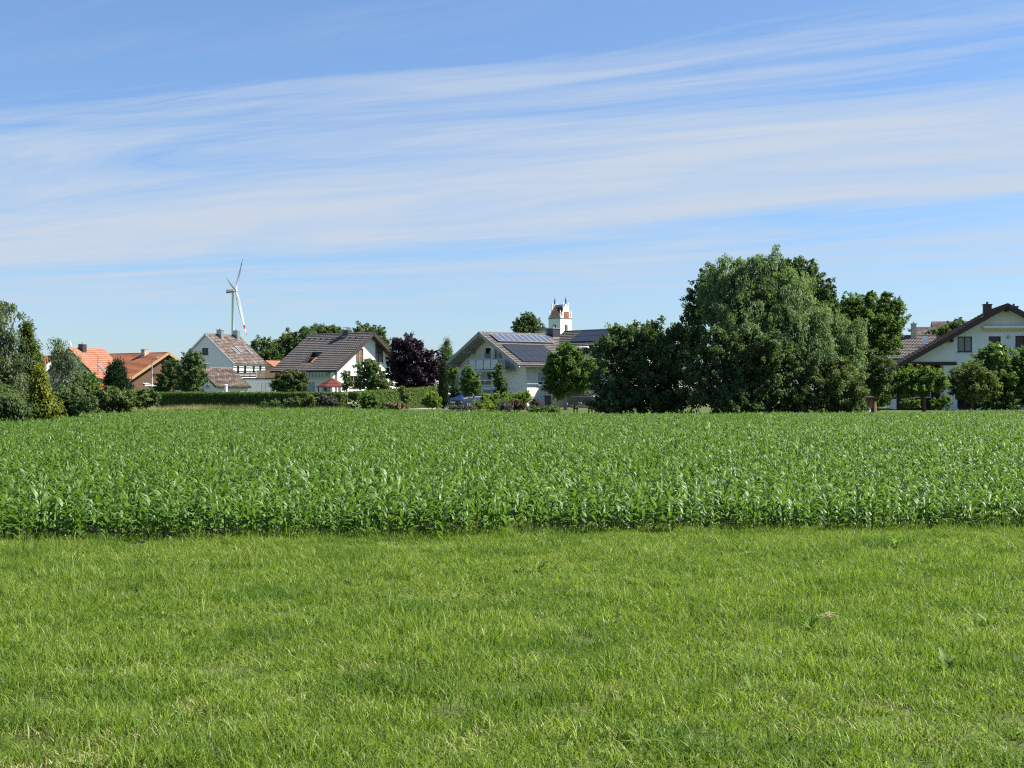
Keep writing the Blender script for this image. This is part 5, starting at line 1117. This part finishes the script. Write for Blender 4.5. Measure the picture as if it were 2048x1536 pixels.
# ------------------------------------------------------------------ vehicles
def car(name, label, loc, heading, paint, L=4.2, Wd=1.76, Ht=1.5, van=False):
    """local x forward"""
    o = thing(name, label, 'car', tuple(loc), heading); h = Wd/2; s_ = L/4.2
    st = [(-2.1, .62, .78, .80, .9), (-2.02, .30, .92, .98, .97), (-1.75, .26, .95, 1.42, .99), (-1.2, .24, .96, 1.5, 1), (0, .24, .95, 1.52, 1), (.45, .24, .94, 1.44, 1), (1.05, .24, .92, 1.02, 1), (1.25, .24, .91, .94, .99), (1.8, .26, .80, .82, .96), (2.02, .30, .66, .68, .90), (2.1, .40, .58, .59, .82)]
    mb = MB(); rings = []
    for x, zb0, zbelt, zt, wf in st:
        w = h*wf; k = Ht/1.5; wt_ = w*(.80 if zt-zbelt > .2 else .93); zt = zbelt+(zt-zbelt)*k
        rings.append([Vector((x*s_, sy*yy_, z_)) for sy, yy_, z_ in ((-1, w*.9, zb0), (-1, w, zb0+.18), (-1, w, zbelt-.06), (-1, w*.97, zbelt), (-1, wt_, zt-.04), (-1, wt_*.82, zt), (1, wt_*.82, zt), (1, wt_, zt-.04), (1, w*.97, zbelt), (1, w, zbelt-.06), (1, w, zb0+.18), (1, w*.9, zb0))])
    for r0, r1 in zip(rings, rings[1:]):
        for q in range(12): mb.face([r0[q], r1[q], r1[(q+1) % 12], r0[(q+1) % 12]])
    mb.face(rings[0]); mb.face(rings[-1][::-1]); mb.build('body', paint, o)
    def quad(name_, a, b, c, d, n_, mat='glass'):
        mb = MB(); n_ = Vector(n_)*.012; p = [Vector(v) for v in (a, b, c, d)]; mb.hexa([v-n_ for v in p]+[v+n_ for v in p]); mb.build(name_, mat, o)
    r5, r6, r3, r2, r4 = rings[5], rings[6], rings[3], rings[2], rings[4]
    lp = lambda a, b, t_: a+(b-a)*t_
    quad('windscreen', lp(r6[3], r6[4], .25)+Vector((0,.06,0)), lp(r6[8], r6[7], .25)-Vector((0,.06,0)), r5[6]-Vector((.06,.02,.05)), r5[5]+Vector((-.06,.02,-.05)), Vector((.55, 0, .83)))
    for sy, i0, i1 in ((-1, 3, 4), (1, 8, 7)):
        for x0_, x1_, ra, rb in (('f', 'f', r4, r5), ('r', 'r', r3, r4), ('q', 'q', r2, r3)):
            a, b = ra[i0], rb[i0]; c, d = rb[i1], ra[i1]; m_ = (a+b+c+d)/4; quad('side_window', *[m_+(p-m_)*.88 for p in (a, b, c, d)], Vector((0, sy, .35)))
        a = r5[i0]; b = r6[i0]; c = r5[i1]; m_ = (a*1.2+b*.9+c*.9)/3
        quad('mirror', a+Vector((.25, sy*.05, .02)), a+Vector((.25, sy*.22, .02)), a+Vector((.25, sy*.22, .17)), a+Vector((.25, sy*.05, .17)), Vector((4, 0, 0)), paint)
        p = lp(rings[9][2 if sy < 0 else 9], rings[8][2 if sy < 0 else 9], .2); quad('headlight', p+Vector((.04, sy*.01, -.12)), p+Vector((.10, -sy*.38, -.12)), p+Vector((.05, -sy*.36, .03)), p+Vector((-.16, sy*.01, .05)), Vector((.8, sy*.5, .3)), 'lamp_clear')
        p = rings[0][2 if sy < 0 else 9]; quad('tail_light', p+Vector((.02, 0, -.05)), p+Vector((-.02, -sy*.2, -.05)), p+Vector((.05, -sy*.2, .2)), p+Vector((.1, 0, .2)), Vector((-1, sy*.5, 0)), 'lamp_red')
        for xw in (-1.32*s_, 1.3*s_):
            mb = MB(); mb.lathe((xw, sy*(h-.10), .31), [(.20, -.1*sy), (.31, -.09*sy), (.31, .09*sy), (.20, .1*sy)], 18, 'y'); w_ = mb.build('wheel', 'tyre', o)
            mb = MB(); mb.lathe((xw, sy*(h-.10), .31), [(.205, .07*sy), (.12, .095*sy), (0, .10*sy)], 12, 'y'); mb.build('rim', 'alu', w_)
    xf = 2.1*s_; quad('number_plate', (xf+.02, -.26, .44), (xf+.02, .26, .44), (xf+.02, .26, .55), (xf+.02, -.26, .55), (1, 0, 0), 'plate_white'); quad('grille', (xf+.0, -.45, .56), (xf+.0, .45, .56), (xf-.06, .42, .65), (xf-.06, -.42, .65), (1, 0, 0), 'dark_metal')
    return o
vh = math.atan2(-.69, -.73)
p = gnd(948, 112); v = car('parked_car', 'blue family car parked before the solar-roof house', p, vh, 'car_blue', 4.3, 1.8, 1.62)
mb = MB()
for z_ in (.98, .86): mb.box((-.55, .895+.01, z_-.3), (.0, .912, z_-.24))
mb.build('side_stripe', 'plate_white', v)
car('parked_car', 'white car half hidden behind the columnar thuja', gnd(884, 121), math.atan2(-.3, .95), 'car_white', 4.1, 1.75, 1.48)
car('parked_car', 'black car in the shade behind the cherry tree', gnd(1157, 119), math.atan2(.25, .97), 'car_black', 4.2, 1.76, 1.45)

# ------------------------------------------------------------------ garden things
pv = thing('garden_pavilion', 'small hexagonal pavilion with red shingle roof behind the hedge', 'pavilion', tuple(gnd(665, 126)), R_(10)); rad = 1.45; ze_, za_ = EYE+(HZ-777)*126/F, EYE+(HZ-759)*126/F
V6 = [(rad*math.cos(math.pi/3*k), rad*math.sin(math.pi/3*k)) for k in range(6)]; mb = MB()
for k in range(6):
    a, b = V6[k], V6[(k+1) % 6]; n_ = 6
    for i in range(n_):
        t0, t1 = i/n_, (i+1)/n_; f = lambda c, t_, up: Vector((c[0]*t_, c[1]*t_, za_+(ze_-za_)*t_+up)); mb.face([f(a, t0, 0), f(a, t1, .03), f(b, t1, .03), f(b, t0, 0)]); mb.face([f(a, t1, .03), f(a, t1, 0), f(b, t1, 0), f(b, t1, .03)])
    mb.face([Vector((a[0], a[1], ze_-.06)), Vector((b[0], b[1], ze_-.06)), Vector((b[0], b[1], ze_)), Vector((a[0], a[1], ze_))])
mb.build('roof', 'shingle_red', pv)
for k in range(6): mb = MB(); x_, y_ = V6[k][0]*.85, V6[k][1]*.85; mb.box((x_-.05, y_-.05, 0), (x_+.05, y_+.05, ze_-.02)); mb.build('post', 'wood_red', pv)
for k in range(6):
    if k == 4: continue
    a, b = Vector((*V6[k], 0))*.85, Vector((*V6[(k+1) % 6], 0))*.85
    for z_ in (.2, .45, .7, .95): mb = MB(); mb.bar(a+Vector((0,0,z_)), b+Vector((0,0,z_)), .03, .2); mb.build('side_board', 'wood_red', pv)
sl_ = thing('street_lamp', 'slim pale street lamp before the dark wooden gable', 'street lamp', tuple(gnd(304, 165))); mb = MB(); zt_ = EYE+(HZ-718)*165/F
mb.tube([(0,0,0), (0,0,zt_-.35), (.08,0,zt_-.1), (.25,0,zt_)], [.07, .05, .04, .035], 8); mb.build('pole', 'zinc', sl_, True); mb = MB(); mb.obox((.45, 0, zt_+.03), (.26, 0, .03), (0, .11, 0), (0, 0, .06)); mb.build('lamp_head', 'white_frame', sl_)
ih = thing('insect_hotel', 'wooden insect box on a white stone post at the field edge', 'insect box', tuple(gnd(1736, 84)), R_(8)); mb = MB(); mb.tube([(0,0,0), (.01,0,.28), (0,0,.55)], [.20, .15, .17], 8); mb.build('post', 'plaster_white', ih)
mb = MB(); mb.box((-.2, -.16, .56), (.2, .16, 1.15)); bx_ = mb.build('box', 'wood_orange', ih); mb = MB()
for k in range(5): mb.box((-.17, -.18, .60+k*.105), (.17, -.161, .60+k*.105+.085))
mb.build('filling', 'wood_brown', bx_); mb = MB(); mb.hexa([(-.32,-.26,1.13), (.32,-.26,1.13), (.32,.24,1.2), (-.32,.24,1.2), (-.32,-.26,1.18), (.32,-.26,1.18), (.32,.24,1.25), (-.32,.24,1.25)]); mb.build('roof', 'dark_brown_metal', ih)
pb2 = thing('picnic_table', 'dark wooden picnic table with benches on the shady lawn', 'picnic table', tuple(gnd(1166, 96)), R_(12)); pb2.scale = (.8, .8, .85)
for k in range(5): mb = MB(); mb.box((-.9, -.36+k*.15, .72), (.9, -.36+k*.15+.13, .76)); mb.build('table_board', 'wood_dark', pb2)
for sy in (-1, 1):
    for k in range(2): mb = MB(); y_ = sy*.68+(k-.5)*.15-.065; mb.box((-.9, y_, .42), (.9, y_+.13, .46)); mb.build('bench_board', 'wood_dark', pb2)
for x_ in (-.65, .65):
    for sy in (-1, 1): mb = MB(); mb.bar((x_, sy*.25, .72), (x_, sy*.62, 0), .09); mb.build('leg', 'wood_dark', pb2)
    mb = MB(); mb.box((x_-.035, -.8, .33), (x_+.035, .8, .415)); mb.build('cross_beam', 'wood_dark', pb2)
for k, dx in enumerate((-.25, .3)): mb = MB(); mb.lathe((0, 0, 0), [(0, .0), (.1, .0), (.14, .09), (.13, .09), (.09, .01)], 12); o = tag(mb.build('bowl', 'plate_white'), ('white bowl on the left half of the picnic table', 'white bowl on the right half of the picnic table')[k], 'bowl'); o.location = pb2.location+Vector((dx*.8, -.08, .648))
fe = thing('garden_fence', 'low weathered picket fence beside the pale tree trunk', 'fence', tuple(gnd(1104, 117)), R_(2)); wf_ = 26*117/F
for k in range(11): mb = MB(); x_ = k*wf_/10; mb.box((x_-.035, -.012, .05), (x_+.035, .012, .62)); mb.build('picket', 'stake_wood', fe)
for z_ in (.2, .5): mb = MB(); mb.box((-.05, .013, z_), (wf_+.05, .05, z_+.06)); mb.build('rail', 'stake_wood', fe)
bn = thing('waste_bin', 'dark wheeled bin at the end of the white plinth', 'bin', tuple(gnd(1097, 118)), R_(-12)); mb = MB(); mb.hexa([(-.24,-.28,.08), (.24,-.28,.08), (.24,.26,.08), (-.24,.26,.08), (-.29,-.36,.98), (.29,-.36,.98), (.29,.34,.98), (-.29,.34,.98)]); mb.build('tub', 'dark_metal', bn); mb = MB(); mb.hexa([(-.31,-.39,.985), (.31,-.39,.985), (.31,.37,.985), (-.31,.37,.985), (-.27,-.33,1.06), (.27,-.33,1.06), (.29,.37,1.09), (-.29,.37,1.09)]); mb.build('lid', 'dark_metal', bn)
for sx in (-1, 1): mb = MB(); mb.lathe((sx*.25, .27, .1), [(0, -.03), (.1, -.03), (.1, .03), (0, .03)], 12, 'x'); mb.build('wheel', 'tyre', bn)

# ------------------------------------------------------------------ single plants in the mown meadow
def weed(label, px, py, n, l, w, rise, droop, mat='weed_leaf', name='weed_plant', cat='weed', seed=1):
    D = EYE*F/(py-HZ); o = thing(name, label, cat, ((px-CX)*D/F, D, .0)); r = random.Random(seed)
    for k in range(n):
        V, Q = corn_leaf_arrays(6.283*k/n+r.gauss(0, .3), .015, l*r.uniform(.7, 1.2), w*r.uniform(.8, 1.2), rise*r.uniform(.6, 1.3), droop*r.uniform(.6, 1.3)); link('leaf', np_mesh('leaf', V, Q, mat, np.full(len(V), r.random()), smooth=True), o)
    return o
weed('broad-leaved pale dock weed in the grass at lower right', 1895, 1350, 6, .16, .04, 1.0, 1.2, seed=2)
weed('leafy bright weed in the grass just before the corn at right', 1795, 1100, 9, .15, .035, 1.1, 1.4, seed=3)
weed('upright pale dock leaf left of the straw wisp', 1505, 1395, 4, .13, .026, 1.25, .8, seed=4)
weed('dark small weed beside the straw wisp', 1622, 1268, 6, .10, .03, 1.3, .8, seed=5)
weed('tall dark weed near the right edge of the grass', 1980, 1258, 5, .13, .035, 1.3, .6, seed=6)
weed('small pale weed in the centre of the grass', 1075, 1150, 6, .16, .03, 1.1, 1.2, seed=7)
weed('pale curled leaf at the bottom edge of the grass', 1285, 1500, 4, .14, .03, 1.0, 1.6, seed=8)
weed('single dark leafy weed left of centre near the corn', 915, 1112, 4, .13, .03, 1.35, .5, seed=9)
def rosette(i):
    r = random.Random(900+i); L = [corn_leaf_arrays(6.283*k/(n_ := r.randint(4, 8))+r.gauss(0, .3), .012, r.uniform(.05, .13), r.uniform(.014, .034), r.uniform(.5, 1.25), r.uniform(.5, 1.6), seg=4) for k in range(r.randint(4, 8))]
    return bpy.data.objects.new('rosette_%d' % i, join_arrays(L, 'weed_leaf', 'rosette', r))
n = 420; x, y = lawn_points(n, 5, 15.5); cl = rng.random(n) < .6; cc = rng.integers(0, 40, n); cxy = np.stack(lawn_points(40, 5, 15.5), 1); x = np.where(cl, cxy[cc, 0]+rng.normal(0, .18, n), x); y = np.where(cl, cxy[cc, 1]+rng.normal(0, .25, n), y)
k_ = y < EDGE_A[1]+(x-EDGE_A[0])*EDGE_D[1]/EDGE_D[0]; x, y = x[k_], y[k_]; n = len(x); q = rng.uniform(.35, .8, n)
tag(scatter('meadow_weeds', np.stack([x, y, np.full(n, .01)], 1), np.stack([rng.normal(0, .15, n), rng.normal(0, .15, n), rng.uniform(0, 6.28, n)], 1), np.stack([q, q, q], 1), rng.integers(0, 8, n), [rosette(i) for i in range(8)]), 'small broad-leaved weeds scattered through the mown grass', 'weeds', kind='stuff')
D = EYE*F/(1245-HZ); sw_ = thing('straw_wisp', 'small wisp of dry yellow straw lying in the green grass', 'straw', ((1655-CX)*D/F, D, .03)); r = random.Random(3); mb = MB()
for k in range(34):
    a = r.gauss(.2, .8)+(math.pi if r.random() < .5 else 0); l = r.uniform(.06, .2); c = Vector((r.gauss(0, .05), r.gauss(0, .04), r.uniform(.03, .075))); d = Vector((math.cos(a), math.sin(a), r.gauss(0, .2))); mb.tube([c-d*l*.5, c+Vector((0,0,.02)), c+d*l*.5-Vector((0,0,.015))], .0022, 4)
mb.build('stems', 'straw', sw_); sw_.scale = (.8, .8, .6); sw_.location.z = .01
